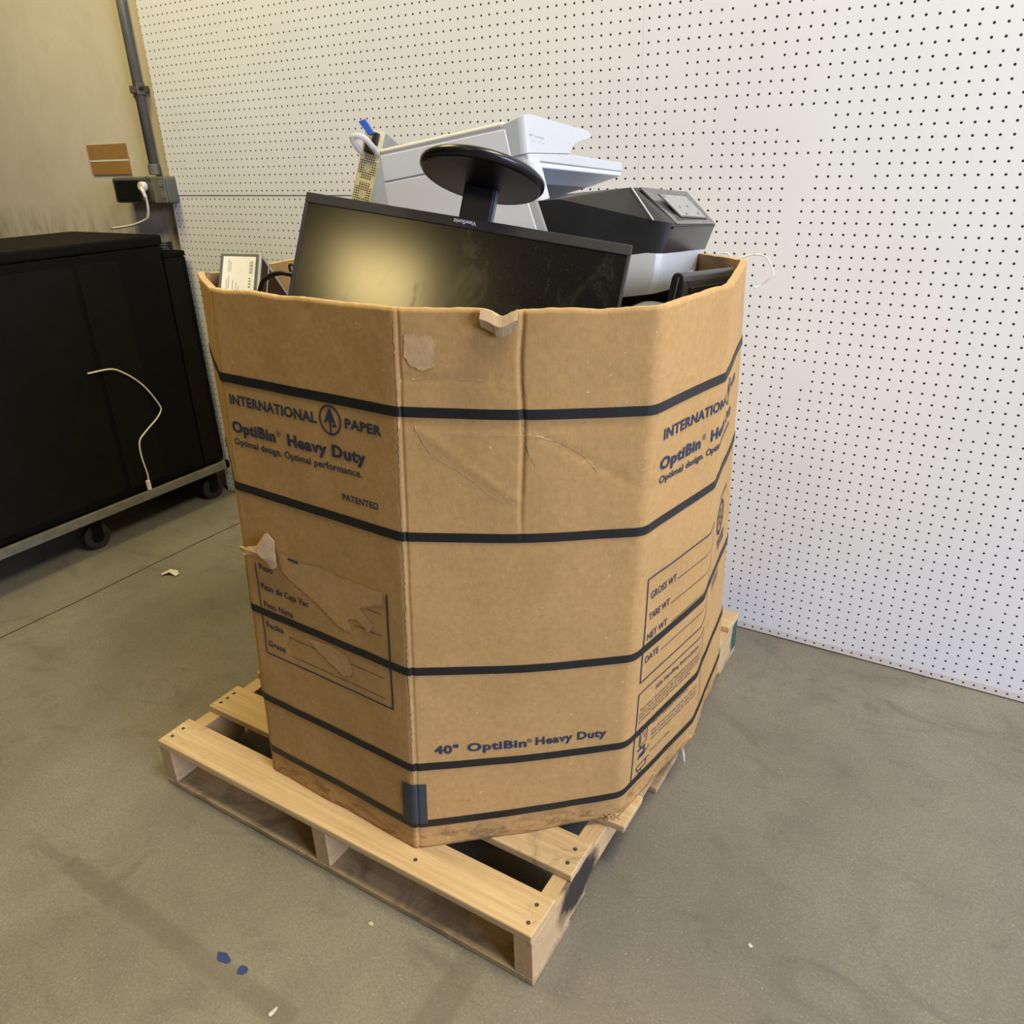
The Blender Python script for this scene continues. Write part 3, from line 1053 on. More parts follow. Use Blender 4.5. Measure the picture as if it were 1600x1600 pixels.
# frame: bezel ring (front opening), back shell
bz = MB()
B0, B1 = 0.0175, 0.010
for a, b2 in (((0, 0, 0), (W_, 0.018, B1)), ((0, 0, H_ - B0), (W_, 0.018, H_)), ((0, 0, B1), (B1 * 0.6, 0.018, H_ - B0)), ((W_ - B1 * 0.6, 0, B1), (W_, 0.018, H_ - B0))):
    bz.box(a, b2)
bz.build('bezel', M_bezel, mon, 0.0012)
MB().box((B1 * 0.6, 0.0022, B1), (W_ - B1 * 0.6, 0.012, H_ - B0)).build('screen', ms.m, mon)
MB().loft([[(0.001, 0.018, 0.001), (W_ - .001, 0.018, 0.001), (W_ - .001, 0.018, H_ - .001), (0.001, 0.018, H_ - .001)],
           [(0.004, 0.030, 0.004), (W_ - .004, 0.030, 0.004), (W_ - .004, 0.030, H_ - .004), (0.004, 0.030, H_ - .004)],
           [(0.06, 0.050, 0.05), (W_ - .06, 0.050, 0.05), (W_ - .06, 0.050, H_ - .06), (0.06, 0.050, H_ - .06)]]).build('back_cover', M_blackmat, mon, 0.002)
vb = text_bm('ViewSonic', 0, 0, 0.0068, 0.0385, 0.020)
for v in vb.verts:
    x, y = v.co.x, v.co.y
    v.co = Vector((0.2990 - x, -0.0006, H_ - 0.0045 - y))      # upside down like the monitor
me = bpy.data.meshes.new('brand_print')
vb.to_mesh(me)
vb.free()
me.materials.append(M_whiteprint)
link(bpy.data.objects.new('brand_print', me), mon)
# stand
MB().box((0.2640, 0.012, H_ - 0.06), (0.3180, 0.034, 0.400)).build('stand_column', M_blackmat, mon, 0.003)
MB().box((0.3180, 0.014, H_ - 0.06), (0.3205, 0.032, 0.398)).build('column_side_strip', M_bluegrey, mon, 0.001)
dc = Vector((0.2974, -0.0150, 0.3863))
MB().cyl(dc, dc + Vector((0, 0, 0.006)), 0.0960, 72, 0.100).build('stand_foot', M_disc, mon, 0.0015)
rb = MB()
n_ = 72
rings = []
for rr, zz in ((0.0955, -0.0005), (0.0985, 0.001), (0.1035, 0.007), (0.1035, 0.013), (0.098, 0.017), (0.094, 0.017), (0.094, 0.0062), (0.0955, 0.0045)):
    rings.append([dc + Vector((rr * math.cos(2 * math.pi * k / n_), rr * math.sin(2 * math.pi * k / n_), zz)) for k in range(n_)])
rb.loft(rings + [rings[0]], cap=False)
rb.build('foot_rim', M_gloss_rim, mon, smooth=True, weld=True)
for (x, z) in ((0.045, H_ - 0.001), (0.072, H_ - 0.001)):
    MB().box((x, 0.022, z - 0.01), (x + 0.020, 0.034, z + 0.006)).build('rear_clip', M_blackmat, mon, 0.002)

# ------------------------------------------------------------------ multifunction printer
PR = ((0.9844332402729109, -0.09563127255215076, -0.14746475903019543), (0.10517292954236679, 0.9927430563841915, 0.058308480450534404),
      (0.14081850140252775, -0.07291010705677406, 0.987347084844897))
prn = empty('multifunction_printer', mat=pose(PR, (0.0861, -0.7120, 1.4008)),
            label='large white printer with black front and touch screen tipped inside the bin', cat='printer')
PW = 0.345


def fx_(y, extra=0.0):
    return 0.18 * y + extra


# scanner lid with document feeder: outline seen from the front, run back to the rear
adf = [(0.000, -0.004), (0.02, -0.004), (0.213, -0.0215), (0.2262, -0.0285), (0.2204, -0.0350), (0.1874, -0.0411), (0.1640, -0.0470), (0.1500, -0.0540), (0.1437, -0.0610), (0.1403, -0.0660),
       (0.0, -0.0685)]
RX = -0.337
front_sl = lambda z: -0.019 + (z + 0.004) * 0.02


def rear_map(p):
    return Vector((RX, p[0], p[1] - 0.006))


mbx = MB()
mbx.loft([[Vector((fx_(y) + front_sl(z), y, z)) for y, z in adf], [Vector((fx_(y) - 0.055, y, z - (0.0085 if z > -0.03 and y < 0.2 else 0.002))) for y, z in adf],
          [rear_map((y, z - 0.0035 if z > -0.03 else z + 0.004)) for y, z in adf]])
o = mbx.build('document_feeder', M_white_dimmed, prn, 0.003, seg=3)
round_corner(o, lambda c: abs(c.y) < 1e-4 and c.x > -0.03, 0.015)
MB().loft([[Vector((-0.062, -0.0012, -0.020)), Vector((-0.062, 0.16, -0.034)), Vector((-0.062, 0.16, -0.012)), Vector((-0.062, -0.0012, -0.0085))],
           [Vector((RX - 0.003, -0.0012, -0.020)), Vector((RX - 0.003, 0.16, -0.034)), Vector((RX - 0.003, 0.16, -0.014)), Vector((RX - 0.003, -0.0012, -0.0085))]]
          ).build('feeder_lid', M_cream, prn, 0.006, seg=3)
sc2 = [(0.0, -0.0695), (0.1405, -0.0672), (0.3395, -0.0775), (0.3415, -0.0890), (0.3395, -0.0955), (0.0335, -0.0825), (0.0, -0.0825)]
MB().loft([[Vector((fx_(y) - 0.019, y, z)) for y, z in sc2], [Vector((RX, y, z)) for y, z in sc2]]).build('scanner_bed', M_white_dimmed, prn, 0.0015)
round_corner(bpy.data.objects['scanner_bed'], lambda c: abs(c.y) < 1e-4 and c.x > -0.03, 0.015)
# lip and underside of the scanner above the output recess
lip = [(0.030, -0.0825), (0.3400, -0.0950), (0.3370, -0.1040), (0.030, -0.0920)]
MB().loft([[Vector((fx_(y) - 0.021, y, z)) for y, z in lip], [Vector((fx_(y) - 0.10, y, z - (0.012 if z < -0.09 and y < 0.2 or z < -0.1 else 0))) for y, z in lip]]).build('scanner_lip', M_white_raised, prn, 0.003)
und = [(0.030, -0.085), (0.338, -0.098), (0.334, -0.116), (0.030, -0.104)]
MB().loft([[Vector((fx_(y) - 0.10, y, z)) for y, z in und], [Vector((RX, y, z - 0.03)) for y, z in und]]).build('scanner_underside', M_tray, prn, 0.002)
# gap lines (seams) between lid, scanner and body
MB().box((-0.336, -0.0008, -0.0702), (-0.017, 0.002, -0.0690)).build('side_seam', M_tray, prn)
# left side wall with the front column
sidep = [(RX, -0.0702), (-0.019, -0.0702), (-0.0120, -0.100), (-0.004, -0.150), (0.0115, -0.208), (0.028, -0.255), (0.050, -0.335), (RX, -0.335)]
MB().loft([[Vector((x, 0, z)) for x, z in sidep], [Vector((x + (0.18 * 0.036 + 0.001 if x > -0.2 else 0), 0.036, z)) for x, z in sidep]]).build('side_panel', M_white_dimmed, prn, 0.013, seg=5)
# rear half of the side panel is a separate cover, its colour brightened against shade
cov = [(RX - 0.001, -0.0705), (-0.050, -0.0705), (-0.040, -0.110), (-0.018, -0.208), (0.002, -0.335), (RX - 0.001, -0.335)]
MB().loft([[Vector((x, -0.0012, z)) for x, z in cov], [Vector((x, 0.01, z)) for x, z in cov]]).build('side_cover', M_white_raised, prn, 0.0015)
cov2 = [(RX - 0.001, -0.0685), (-0.055, -0.0685), (-0.061, -0.022), (RX - 0.001, -0.0205)]
MB().loft([[Vector((x, -0.0012, z)) for x, z in cov2], [Vector((x, 0.01, z)) for x, z in cov2]]).build('lid_side_cover', M_white_raised, prn, 0.0015)
# rear block and body
MB().box((RX, 0.03, -0.335), (-0.16, PW - 0.004, -0.10)).build('rear_housing', M_tray, prn, 0.004)
MB().loft([[Vector((-0.165, 0.037, -0.160)), Vector((-0.165, 0.30, -0.168)), Vector((-0.165, 0.30, -0.120)), Vector((-0.165, 0.037, -0.128))],
           [Vector((-0.020, 0.037, -0.160)), Vector((0.02, 0.30, -0.168)), Vector((0.02, 0.30, -0.158)), Vector((-0.020, 0.037, -0.150))]]).build('paper_stop', M_white_raised, prn, 0.004)
# black front body: bevelled left shoulder, ridge, slanted control panel
top = {'P1': (-0.16, 0.004, -0.140), 'P1b': (0.031, 0.0, -0.1545), 'P2': (0.2016, 0.0, -0.2137), 'Pa': (0.2200, 0.003, -0.2190), 'Pb': (0.2305, 0.012, -0.2224),
       'P3': (0.2337, 0.030, -0.2236), 'P4': (0.2319, PW, -0.2276), 'Q3': (0.1754, PW, -0.1565), 'Q2': (0.157, 0.030, -0.153), 'Q1': (0.0047, 0.060, -0.1418),
       'Q0': (-0.16, 0.060, -0.138), 'R0': (-0.16, PW, -0.138), 'R1': (0.0, PW, -0.146)}
low = {'L0': (-0.16, 0.004, -0.262), 'L1': (0.031, 0.0, -0.264), 'L2': (0.186, 0.0, -0.2655), 'La': (0.2020, 0.003, -0.2685), 'Lb': (0.2112, 0.012, -0.2700),
       'L3': (0.2147, 0.030, -0.2704), 'L4': (0.2082, PW, -0.2747), 'L5': (-0.16, PW, -0.262)}
bm = bmesh.new()
V = {k: bm.verts.new(v) for k, v in {**top, **low}.items()}
for q in (('P1', 'L0', 'L1', 'P1b'), ('P1b', 'L1', 'L2', 'P2'), ('P2', 'L2', 'La', 'Pa'), ('Pa', 'La', 'Lb', 'Pb'), ('Pb', 'Lb', 'L3', 'P3'), ('P3', 'L3', 'L4', 'P4'),
          ('P4', 'L4', 'L5', 'R0', 'R1', 'Q3'), ('P1', 'P1b', 'Q1', 'Q0'), ('P1b', 'P2', 'Q2', 'Q1'), ('P2', 'Pa', 'Pb', 'P3', 'Q2'), ('P3', 'P4', 'Q3', 'Q2'),
          ('Q0', 'Q1', 'R1', 'R0'), ('Q1', 'Q2', 'Q3', 'R1'), ('P1', 'Q0', 'R0', 'L5', 'L0'), ('L0', 'L5', 'L4', 'L3', 'Lb', 'La', 'L2', 'L1')):
    bm.faces.new([V[k] for k in q])
mm = MB()
mm.bm.free()
mm.bm = bm
o = mm.build('front_body', M_blackgloss, prn, smooth=True)
o.data.set_sharp_from_angle(angle=math.radians(33))
# control panel plate, its screen and silver edge
Q3, P4, P3 = Vector(top['Q3']), Vector(top['P4']), Vector(top['P3'])
nn = (P4 - Q3).cross(P3 - Q3).normalized()
if nn.z < 0:
    nn = -nn


def plate(pts, name, mat, h0, h1, bev=0.0):
    pts = [Vector(p) for p in pts]
    return MB().loft([[p + nn * h0 for p in pts], [p + nn * h1 for p in pts]]).build(name, mat, prn, bev)


M_panelgrey = plastic('grey_panel_gloss', (0.060, 0.062, 0.062), 0.14, 0.15, 30)
M_screen = plastic('grey_touch_screen', (0.27, 0.28, 0.27), 0.14, 0.06, 30)
plate([(0.1655, 0.050, -0.1540), (0.1754, PW - 0.001, -0.1565), (0.2319, PW - 0.001, -0.2276), (0.2340, 0.028, -0.2248)], 'control_panel', M_panelgrey, -0.002, 0.0012, 0.0005)
plate([(0.1892, 0.0776, -0.1688), (0.1852, 0.2907, -0.1677), (0.2239, 0.3093, -0.2169), (0.2241, 0.0951, -0.213)], 'screen_frame', M_blackgloss, 0.0008, 0.0018)
plate([(0.1905, 0.086, -0.1702), (0.1866, 0.283, -0.1692), (0.2217, 0.300, -0.2142), (0.2222, 0.102, -0.2107)], 'screen_glass', M_screen, 0.0008, 0.0024)
for (u, v) in ((0.10, 0.12), (0.30, 0.55), (0.62, 0.50), (0.30, 0.85), (0.78, 0.80)):
    p = Vector((0.1892, 0.0776, -0.1688)).lerp(Vector((0.1852, 0.2907, -0.1677)), u).lerp(Vector((0.2241, 0.0951, -0.213)).lerp(Vector((0.2239, 0.3093, -0.2169)), u), v)
    MB().cyl(p + nn * 0.0023, p + nn * 0.0028, 0.0032, 10).build('smudge_dot', M_blackmat, prn)
MB().tube([Vector((0.158, 0.026, -0.1525)), Vector((0.2018, -0.002, -0.2135))], 0.0016, 8).build('silver_edge', M_silver, prn)
# front flap line and white base
MB().box((0.2040, 0.012, -0.2320), (0.2330, PW - 0.006, -0.2292)).build('panel_gap', M_blackmat, prn)
basev = [[(-0.34, 0.0, -0.2660), (0.186, 0.0, -0.2660), (0.2015, 0.003, -0.2690), (0.2105, 0.012, -0.2705), (0.2140, 0.030, -0.2710), (0.2065, PW, -0.2750), (-0.34, PW, -0.2660)],
         [(-0.34, -0.004, -0.305), (0.180, -0.004, -0.305), (0.1945, -0.001, -0.308), (0.2030, 0.008, -0.309), (0.2062, 0.026, -0.3095), (0.1960, PW, -0.3135), (-0.34, PW, -0.305)],
         [(-0.34, 0.0, -0.336), (0.160, 0.0, -0.337), (0.180, 0.003, -0.337), (0.1900, 0.012, -0.337), (0.1930, 0.030, -0.337), (0.186, PW, -0.340), (-0.34, PW, -0.336)]]
o = MB().loft(basev).build('white_base', M_white_dimmed, prn, smooth=True)
o.data.set_sharp_from_angle(angle=math.radians(33))
MB().loft([[(0.194, 0.10, -0.310), (0.194, 0.28, -0.312), (0.194, 0.28, -0.331), (0.194, 0.10, -0.330)], [(0.2005, 0.11, -0.312), (0.2000, 0.27, -0.314), (0.1925, 0.27, -0.330), (0.1935, 0.11, -0.329)]]
          ).build('tray_handle_recess', M_white_raised, prn, 0.001)
MB().box((-0.31, 0.02, -0.560), (0.150, PW - 0.02, -0.336)).build('paper_tray', M_blackmat, prn, 0.004)
# front print
tb = text_bm('HP LaserJet', 0, 0, 0.0042, 0.046, 0.02)
text_bm('M F P', 0.004, -0.0085, 0.0024, 0.044, 0.0, target=tb)
for v in tb.verts:
    y = 0.004 + v.co.x
    z = -0.0400 + v.co.y - 0.10 * v.co.x
    v.co = Vector((fx_(y) + front_sl(z) + 0.0012, y + 0.006, z))
me = bpy.data.meshes.new('front_print')
tb.to_mesh(me)
tb.free()
me.materials.append(M_greytext)
link(bpy.data.objects.new('front_print', me), prn)

# ------------------------------------------------------------------ server power supply
psu = empty('server_power_supply', mat=pose(rotvec((-0.256, 0.231, 0.401)), (-0.3632, -0.6436, 1.3892)),
            label='narrow perforated steel power unit with blue latch left of the white printer', cat='power supply')
PSW = 0.0424
pm = NT('perforated_pale_steel', 0.4)
px_, py_, pz_ = pm.xyz()
gx = pm.math('SUBTRACT', pm.math('FRACT', pm.math('DIVIDE', px_, 0.0048)), 0.5)
gz = pm.math('SUBTRACT', pm.math('FRACT', pm.math('DIVIDE', pz_, 0.0048)), 0.5)
sq = pm.math('MULTIPLY', pm.math('LESS_THAN', pm.math('ABSOLUTE', gx), 0.33), pm.math('LESS_THAN', pm.math('ABSOLUTE', gz), 0.33))


def fan(zc):
    a = pm.math('SUBTRACT', px_, 0.0212)
    b_ = pm.math('SUBTRACT', pz_, zc)
    return pm.math('SQRT', pm.math('ADD', pm.math('MULTIPLY', a, a), pm.math('MULTIPLY', b_, b_)))


holes = None
for zc in (-0.077, -0.132):
    ax_ = pm.math('ABSOLUTE', pm.math('SUBTRACT', px_, 0.0212))
    az_ = pm.math('ABSOLUTE', pm.math('SUBTRACT', pz_, zc))
    k1 = pm.math('MULTIPLY', pm.math('LESS_THAN', ax_, 0.0192), pm.math('LESS_THAN', az_, 0.0150))
    k2 = pm.math('MULTIPLY', pm.math('LESS_THAN', ax_, 0.0120), pm.math('LESS_THAN', az_, 0.0245))
    k = pm.math('MAXIMUM', k1, k2)
    holes = k if holes is None else pm.math('ADD', holes, k)
holes = pm.math('MULTIPLY', holes, sq)
hub = pm.math('ADD', pm.math('LESS_THAN', fan(-0.077), 0.0088), pm.math('LESS_THAN', fan(-0.132), 0.0088))
pc = pm.mix(holes, (0.74, 0.68, 0.46), pm.mix(hub, (0.010, 0.010, 0.010), (0.42, 0.44, 0.26)))
pm.color(pc)
MB().box((0, 0.0008, -0.54), (PSW, 0.002, 0)).build('perforated_face', pm.m, psu)
MB().box((0.0, 0.002, -0.54), (PSW, 0.16, 0)).build('housing', M_psuside, psu, 0.001)
MB().box((0.0075, -0.010, -0.048), (0.0300, 0.0010, -0.026)).build('power_socket', M_blackmat, psu, 0.0015)
MB().box((0.0210, -0.012, -0.030), (0.0335, 0.0010, -0.006)).build('latch_body', M_blackmat, psu, 0.002)
MB().loft([[Vector(p) for p in ((0.013, -0.016, -0.016), (0.026, -0.016, -0.010), (0.026, -0.004, -0.010), (0.013, -0.004, -0.016))],
           [Vector(p) for p in ((-0.009, -0.030, 0.002), (0.004, -0.030, 0.011), (0.004, -0.015, 0.011), (-0.009, -0.015, 0.002))]]).build('release_latch', M_bluepl, psu, 0.0015)
MB().tube(spline([(0.004, 0.0, -0.052), (-0.004, -0.016, -0.046), (-0.012, -0.030, -0.034), (-0.006, -0.034, -0.027), (0.012, -0.033, -0.026), (0.028, -0.024, -0.036), (0.039, 0.0, -0.046)], 6), 0.0066, 8).build('handle', M_clear, psu, smooth=True)

# ------------------------------------------------------------------ small dark carton at the left rim
car = empty('small_carton', mat=pose(rotvec((-0.58, -0.108, 0.532)), (-0.4173, -0.9330, 1.1650)),
            label='dark grey carton with a white shipping label leaning at the left rim of the bin', cat='box')
CW = 0.080
MB().box((-CW, 0.0015, -0.16), (-0.001, 0.19, -0.0015)).build('body', M_box_edge, car, 0.002)
MB().box((-CW + 0.007, 0.0002, -0.082), (-0.009, 0.0018, -0.009)).build('shipping_label', M_label, car)
b = bmesh.new()
for k in range(11):
    w_ = (0.0012, 0.0022, 0.0008)[k % 3]
    rect(b, -0.020, -0.020 - 0.0024 * k, -0.013, -0.020 - 0.0024 * k + w_ * 0.7)
for k, (x, z0, z1) in enumerate(((-0.062, -0.042, -0.018), (-0.058, -0.040, -0.022), (-0.0640, -0.078, -0.055), (-0.060, -0.076, -0.052), (-0.052, -0.078, -0.060), (-0.045, -0.080, -0.066), (-0.040, -0.080, -0.072))):
    z = z0
    while z < z1:
        rect(b, x, z, x + 0.0016, z + 0.0022)
        z += 0.0034
for k in range(4):
    rect(b, -0.020, -0.074 + k * 0.006, -0.016, -0.071 + k * 0.006)
for v in b.verts:
    v.co = Vector((v.co.x, -0.0002, v.co.y))
me = bpy.data.meshes.new('label_print')
b.to_mesh(me)
b.free()
me.materials.append(M_greytext)
link(bpy.data.objects.new('label_print', me), car)
MB().box((-0.0022, 0.004, -0.155), (0.0002, 0.186, -0.006)).build('side_print', M_maroon, car)
sv = MB()
for a, b2 in (((-0.003, 0.0005, -0.16), (0.0014, 0.007, 0)), ((-0.003, 0.007, -0.008), (0.0014, 0.19, 0.0)), ((-0.001, 0.050, -0.16), (0.0010, 0.054, -0.008)), ((-0.003, 0.183, -0.16), (0.0014, 0.19, -0.008))):
    sv.box(a, b2)
sv.build('silver_edging', M_silver, car, 0.0006)

# ------------------------------------------------------------------ black flat device at the right rim
slab = empty('slim_flat_monitor', mat=pose(rotvec((-0.0757, 0.1517, -0.0817)), (0.3962, -0.7820, 1.1434)),
             label='slim black flat monitor standing on edge against the right wall of the bin', cat='monitor')
SL = 0.240
pr = [(-0.0105, -0.25), (-0.0105, -0.010), (-0.008, -0.003), (-0.003, 0.0), (0.003, 0.0), (0.008, -0.003), (0.011, -0.012), (0.013, -0.25)]
MB().loft([[Vector((x, 0.006, z)) for x, z in pr], [Vector((x, SL, z)) for x, z in pr]]).build('casing', plastic('charcoal_plastic', (0.035, 0.036, 0.038), 0.35, 0.15, 40), slab, 0.002, seg=3)
MB().loft([[Vector((x * 1.06, 0.0, z * 1.0 + 0.0006)) for x, z in pr], [Vector((x * 1.06, 0.006, z + 0.0006)) for x, z in pr]]).build('end_cap', M_blackmat, slab, 0.002)
MB().box((0.001, -0.0012, -0.20), (0.0024, 0.0, -0.006)).build('end_cap_line', M_bluegrey, slab)
MB().loft([[Vector((0.0108, 0.03, -0.022)), Vector((0.0145, 0.03, -0.022)), Vector((0.0150, 0.03, -0.031)), Vector((0.0108, 0.03, -0.031))],
           [Vector((0.0108, SL - 0.02, -0.022)), Vector((0.0145, SL - 0.02, -0.022)), Vector((0.0150, SL - 0.02, -0.031)), Vector((0.0108, SL - 0.02, -0.031))]]).build('port_strip', M_blackmat, slab, 0.001)
MB().cyl((0.0098, 0.020, -0.012), (0.0122, 0.020, -0.013), 0.003, 12).build('screw_hole', M_blackmat, slab)

# ------------------------------------------------------------------ loose papers, cables and wires in the bin
random.seed(11)
for k, (lab, dz) in enumerate((('pale sheet lying lowest between the monitor and the printer base', 0.0), ('grey curled sheet lying on the pale one', 0.007),
                               ('slate blue sheet lying topmost beside the printer base', 0.014))):
    bm = bmesh.new()
    nx, ny = 10, 4
    g = [[bm.verts.new((0.325 + 0.10 * i / nx - 0.008 * k, -0.905 + 0.16 * j / ny + 0.012 * k, 1.078 + dz + 0.012 * math.sin(i * 0.5 + k) * (i / nx) - 0.05 * (1 - i / nx) * 0.2)) for j in range(ny + 1)] for i in range(nx + 1)]
    for i in range(nx):
        for j in range(ny):
            bm.faces.new((g[i][j], g[i + 1][j], g[i + 1][j + 1], g[i][j + 1]))
    me = bpy.data.meshes.new('paper_sheet')
    bm.to_mesh(me)
    bm.free()
    me.materials.append((M_label, M_silver, M_slate)[k])
    for p in me.polygons:
        p.use_smooth = True
    o = link(bpy.data.objects.new('paper_sheet', me))
    sol = o.modifiers.new('thick', 'SOLIDIFY')
    sol.thickness = 0.0012
    tag(o, lab, 'paper', 'loose sheets in the bin')
o = MB().tube(spline([(-0.372, -1.0, 0.95), (-0.370, -1.0, 1.07), (-0.354, -1.0, 1.115), (-0.333, -1.0, 1.131), (-0.308, -1.0, 1.139), (-0.281, -1.0, 1.140), (-0.255, -0.995, 1.130), (-0.235, -0.985, 1.08), (-0.225, -0.98, 0.95)]), 0.0046, 10).build('power_cable', M_cable, smooth=True)
tag(o, 'thick black power cable looping up between the small carton and the monitor', 'cable')
o = MB().tube(spline([(-0.50, -0.78, 1.00), (-0.492, -0.79, 1.09), (-0.484, -0.80, 1.121), (-0.470, -0.80, 1.117), (-0.466, -0.80, 1.07), (-0.45, -0.80, 0.96)]), 0.0028, 8).build('thin_cable', M_cable, smooth=True)
tag(o, 'thin black cable hanging at the inner back left wall of the bin', 'cable')
o = MB().tube(spline([(0.325, -0.400, 1.00), (0.327, -0.400, 1.100), (0.330, -0.400, 1.118), (0.338, -0.400, 1.127), (0.351, -0.400, 1.131), (0.366, -0.402, 1.126), (0.375, -0.405, 1.09), (0.378, -0.41, 1.02)]), 0.0016, 8).build('white_wire', M_wire, smooth=True)
tag(o, 'short white wire loop inside the back right corner of the bin', 'wire')
o = MB().tube(spline([(0.372, -0.450, 1.04), (0.378, -0.450, 1.113), (0.388, -0.450, 1.124), (0.404, -0.450, 1.131), (0.430, -0.450, 1.137), (0.452, -0.452, 1.132), (0.468, -0.455, 1.106), (0.462, -0.455, 1.094), (0.446, -0.450, 1.081), (0.434, -0.4535, 1.074)]), 0.0016, 8).build('white_wire', M_wire, smooth=True)
tag(o, 'long white wire loop hanging out over the right corner of the bin', 'wire')

# ------------------------------------------------------------------ left background: rolling dolly with two black cabinets
dol = empty('rolling_dolly', (-2.15, -0.62, 0), label='low steel dolly on black casters under the dark cabinets', cat='dolly')
do = Vector((2.15, 0.62, 0))
rl = MB()
rl.box(Vector((-1.875, -1.25, 0.130)) + do, Vector((-1.858, -0.012, 0.162)) + do)
rl.box(Vector((-2.46, -1.25, 0.130)) + do, Vector((-2.442, -0.012, 0.162)) + do)
rl.box(Vector((-2.46, -1.25, 0.130)) + do, Vector((-1.858, -1.232, 0.162)) + do)
rl.box(Vector((-2.46, -0.030, 0.130)) + do, Vector((-1.858, -0.012, 0.162)) + do)
rl.build('steel_rail', M_rail, dol, 0.001)
MB().box(Vector((-2.44, -1.232, 0.136)) + do, Vector((-1.876, -0.030, 0.158)) + do).build('deck', M_cab, dol)
for (x, y) in ((-1.915, -0.080), (-1.915, -0.62), (-1.915, -1.17), (-2.40, -0.080), (-2.40, -1.17)):
    c = empty('caster', tuple(Vector((x, y, 0)) + do))
    c.parent = dol
    MB().cyl((-0.014, 0, 0.052), (0.014, 0, 0.052), 0.0515, 32).build('wheel', M_rubber, c, 0.005)
    MB().cyl((-0.016, 0, 0.052), (0.016, 0, 0.052), 0.026, 24).build('hub', M_cabside, c, 0.002)
    fk = MB()
    fk.box((-0.022, -0.018, 0.045), (-0.018, 0.018, 0.126)).box((0.018, -0.018, 0.045), (0.022, 0.018, 0.126)).box((-0.03, -0.03, 0.122), (0.03, 0.03, 0.130))
    fk.build('fork', M_cab, c)
cabA = empty('black_cabinet', (-2.15, -0.60, 0.1625), label='taller black cabinet with a lid on the dolly at the left', cat='cabinet')
co_ = Vector((2.15, 0.60, -0.1625))
MB().box(Vector((-2.43, -1.20, 0.1630)) + co_, Vector((-1.882, -0.116, 1.052)) + co_).build('body', M_cab, cabA, 0.006)
MB().box(Vector((-2.44, -1.21, 1.053)) + co_, Vector((-1.876, -0.106, 1.090)) + co_).build('lid', M_cab, cabA, 0.008)
MB().box(Vector((-1.8825, -0.460, 0.19)) + co_, Vector((-1.8795, -0.300, 1.02)) + co_).build('side_panel', M_cabside, cabA, 0.001)
MB().box(Vector((-1.8825, -1.15, 0.19)) + co_, Vector((-1.8795, -0.478, 1.02)) + co_).build('side_panel', M_cabside, cabA, 0.001)
cabB = empty('black_cabinet', (-2.15, -0.062, 0.1625), label='lower narrow black cabinet between the taller one and the pegboard wall', cat='cabinet')
co_ = Vector((2.15, 0.062, -0.1625))
MB().box(Vector((-2.43, -0.110, 0.1630)) + co_, Vector((-1.884, -0.016, 1.004)) + co_).build('body', M_cabside, cabB, 0.004)
MB().box(Vector((-2.44, -0.113, 1.0045)) + co_, Vector((-1.880, -0.014, 1.024)) + co_).build('lid', M_cab, cabB, 0.004)
MB().box(Vector((-1.8845, -0.030, 0.18)) + co_, Vector((-1.8815, -0.017, 1.0)) + co_).build('edge_trim', M_cab, cabB)
o = MB().tube([Vector((-1.93 + 0.028 * math.cos(t * 0.5), -0.060 + 0.024 * math.sin(t * 0.5), 1.030 + 0.0007 * t)) for t in range(40)], 0.0035, 8).build('coiled_cable', M_cable, smooth=True)
tag(o, 'small coil of black cable on the lower black cabinet', 'cable')
o = MB().tube(spline([(-1.868, -0.52, 0.66), (-1.868, -0.43, 0.655), (-1.868, -0.381, 0.627), (-1.868, -0.340, 0.590), (-1.868, -0.305, 0.544), (-1.868, -0.271, 0.476), (-1.868, -0.271, 0.453), (-1.868, -0.297, 0.427), (-1.868, -0.354, 0.392), (-1.868, -0.387, 0.363), (-1.868, -0.394, 0.307),
                     (-1.868, -0.387, 0.231), (-1.868, -0.389, 0.200)], 6), 0.0031, 8)
usb = empty('white_cable', (-1.868, -0.389, 0.2), label='white cable with a plug hanging down the side of the black cabinet', cat='cable')
for v in o.bm.verts:
    v.co -= Vector((-1.868, -0.389, 0.2))
o.build('cord', M_whitecable, usb, smooth=True)
MB().box((-0.005, -0.0115, -0.036), (0.005, 0.0045, 0.004)).build('plug', M_whitecable, usb, 0.002)

# conduit, outlet box and plug on the drywall
con = empty('conduit_pipe', (-2.006, 0.012, 1.30), label='vertical grey steel conduit clamped to the beige wall above the outlet box', cat='pipe')
MB().cyl((0.006, 0, -0.005), (0.006, 0, 1.10), 0.0165, 20).build('pipe', M_galv, con, smooth=True)
MB().cyl((0.006, 0, -0.008), (0.006, 0, 0.030), 0.022, 20).build('fitting', M_galv, con, 0.002)
cl = MB()
cl.box((-0.055, 0.008, 0.270), (0.045, 0.0165, 0.290)).box((-0.016, -0.020, 0.268), (0.028, -0.016, 0.292)).box((0.022, -0.022, 0.262), (0.030, 0.012, 0.300)).box((-0.018, -0.020, 0.268), (-0.013, 0.012, 0.292))
cl.build('clamp', M_galv, con, 0.001)
MB().cyl((0.034, -0.010, 0.281), (0.046, -0.010, 0.281), 0.007, 10).build('clamp_bolt', M_rubber, con)
box = empty('outlet_box', (-1.98, 0.028, 1.24), label='dark steel electrical outlet box under the conduit on the beige wall', cat='outlet')
MB().box((-0.22, -0.073, -0.046), (0.106, 0.0015, 0.046)).build('housing', M_outlet, box, 0.010, seg=3)
MB().box((0.028, -0.0755, -0.044), (0.102, -0.0725, 0.044)).build('cover_plate', plastic('grey_steel_plate', (0.16, 0.165, 0.14), 0.4, 0.15), box, 0.004)
for (x, z) in ((0.080, 0.024), (0.086, -0.016)):
    MB().cyl((x, -0.0755, z), (x, -0.0768, z), 0.013, 20).build('knockout', plastic('knockout_steel', (0.20, 0.205, 0.17), 0.35), box)
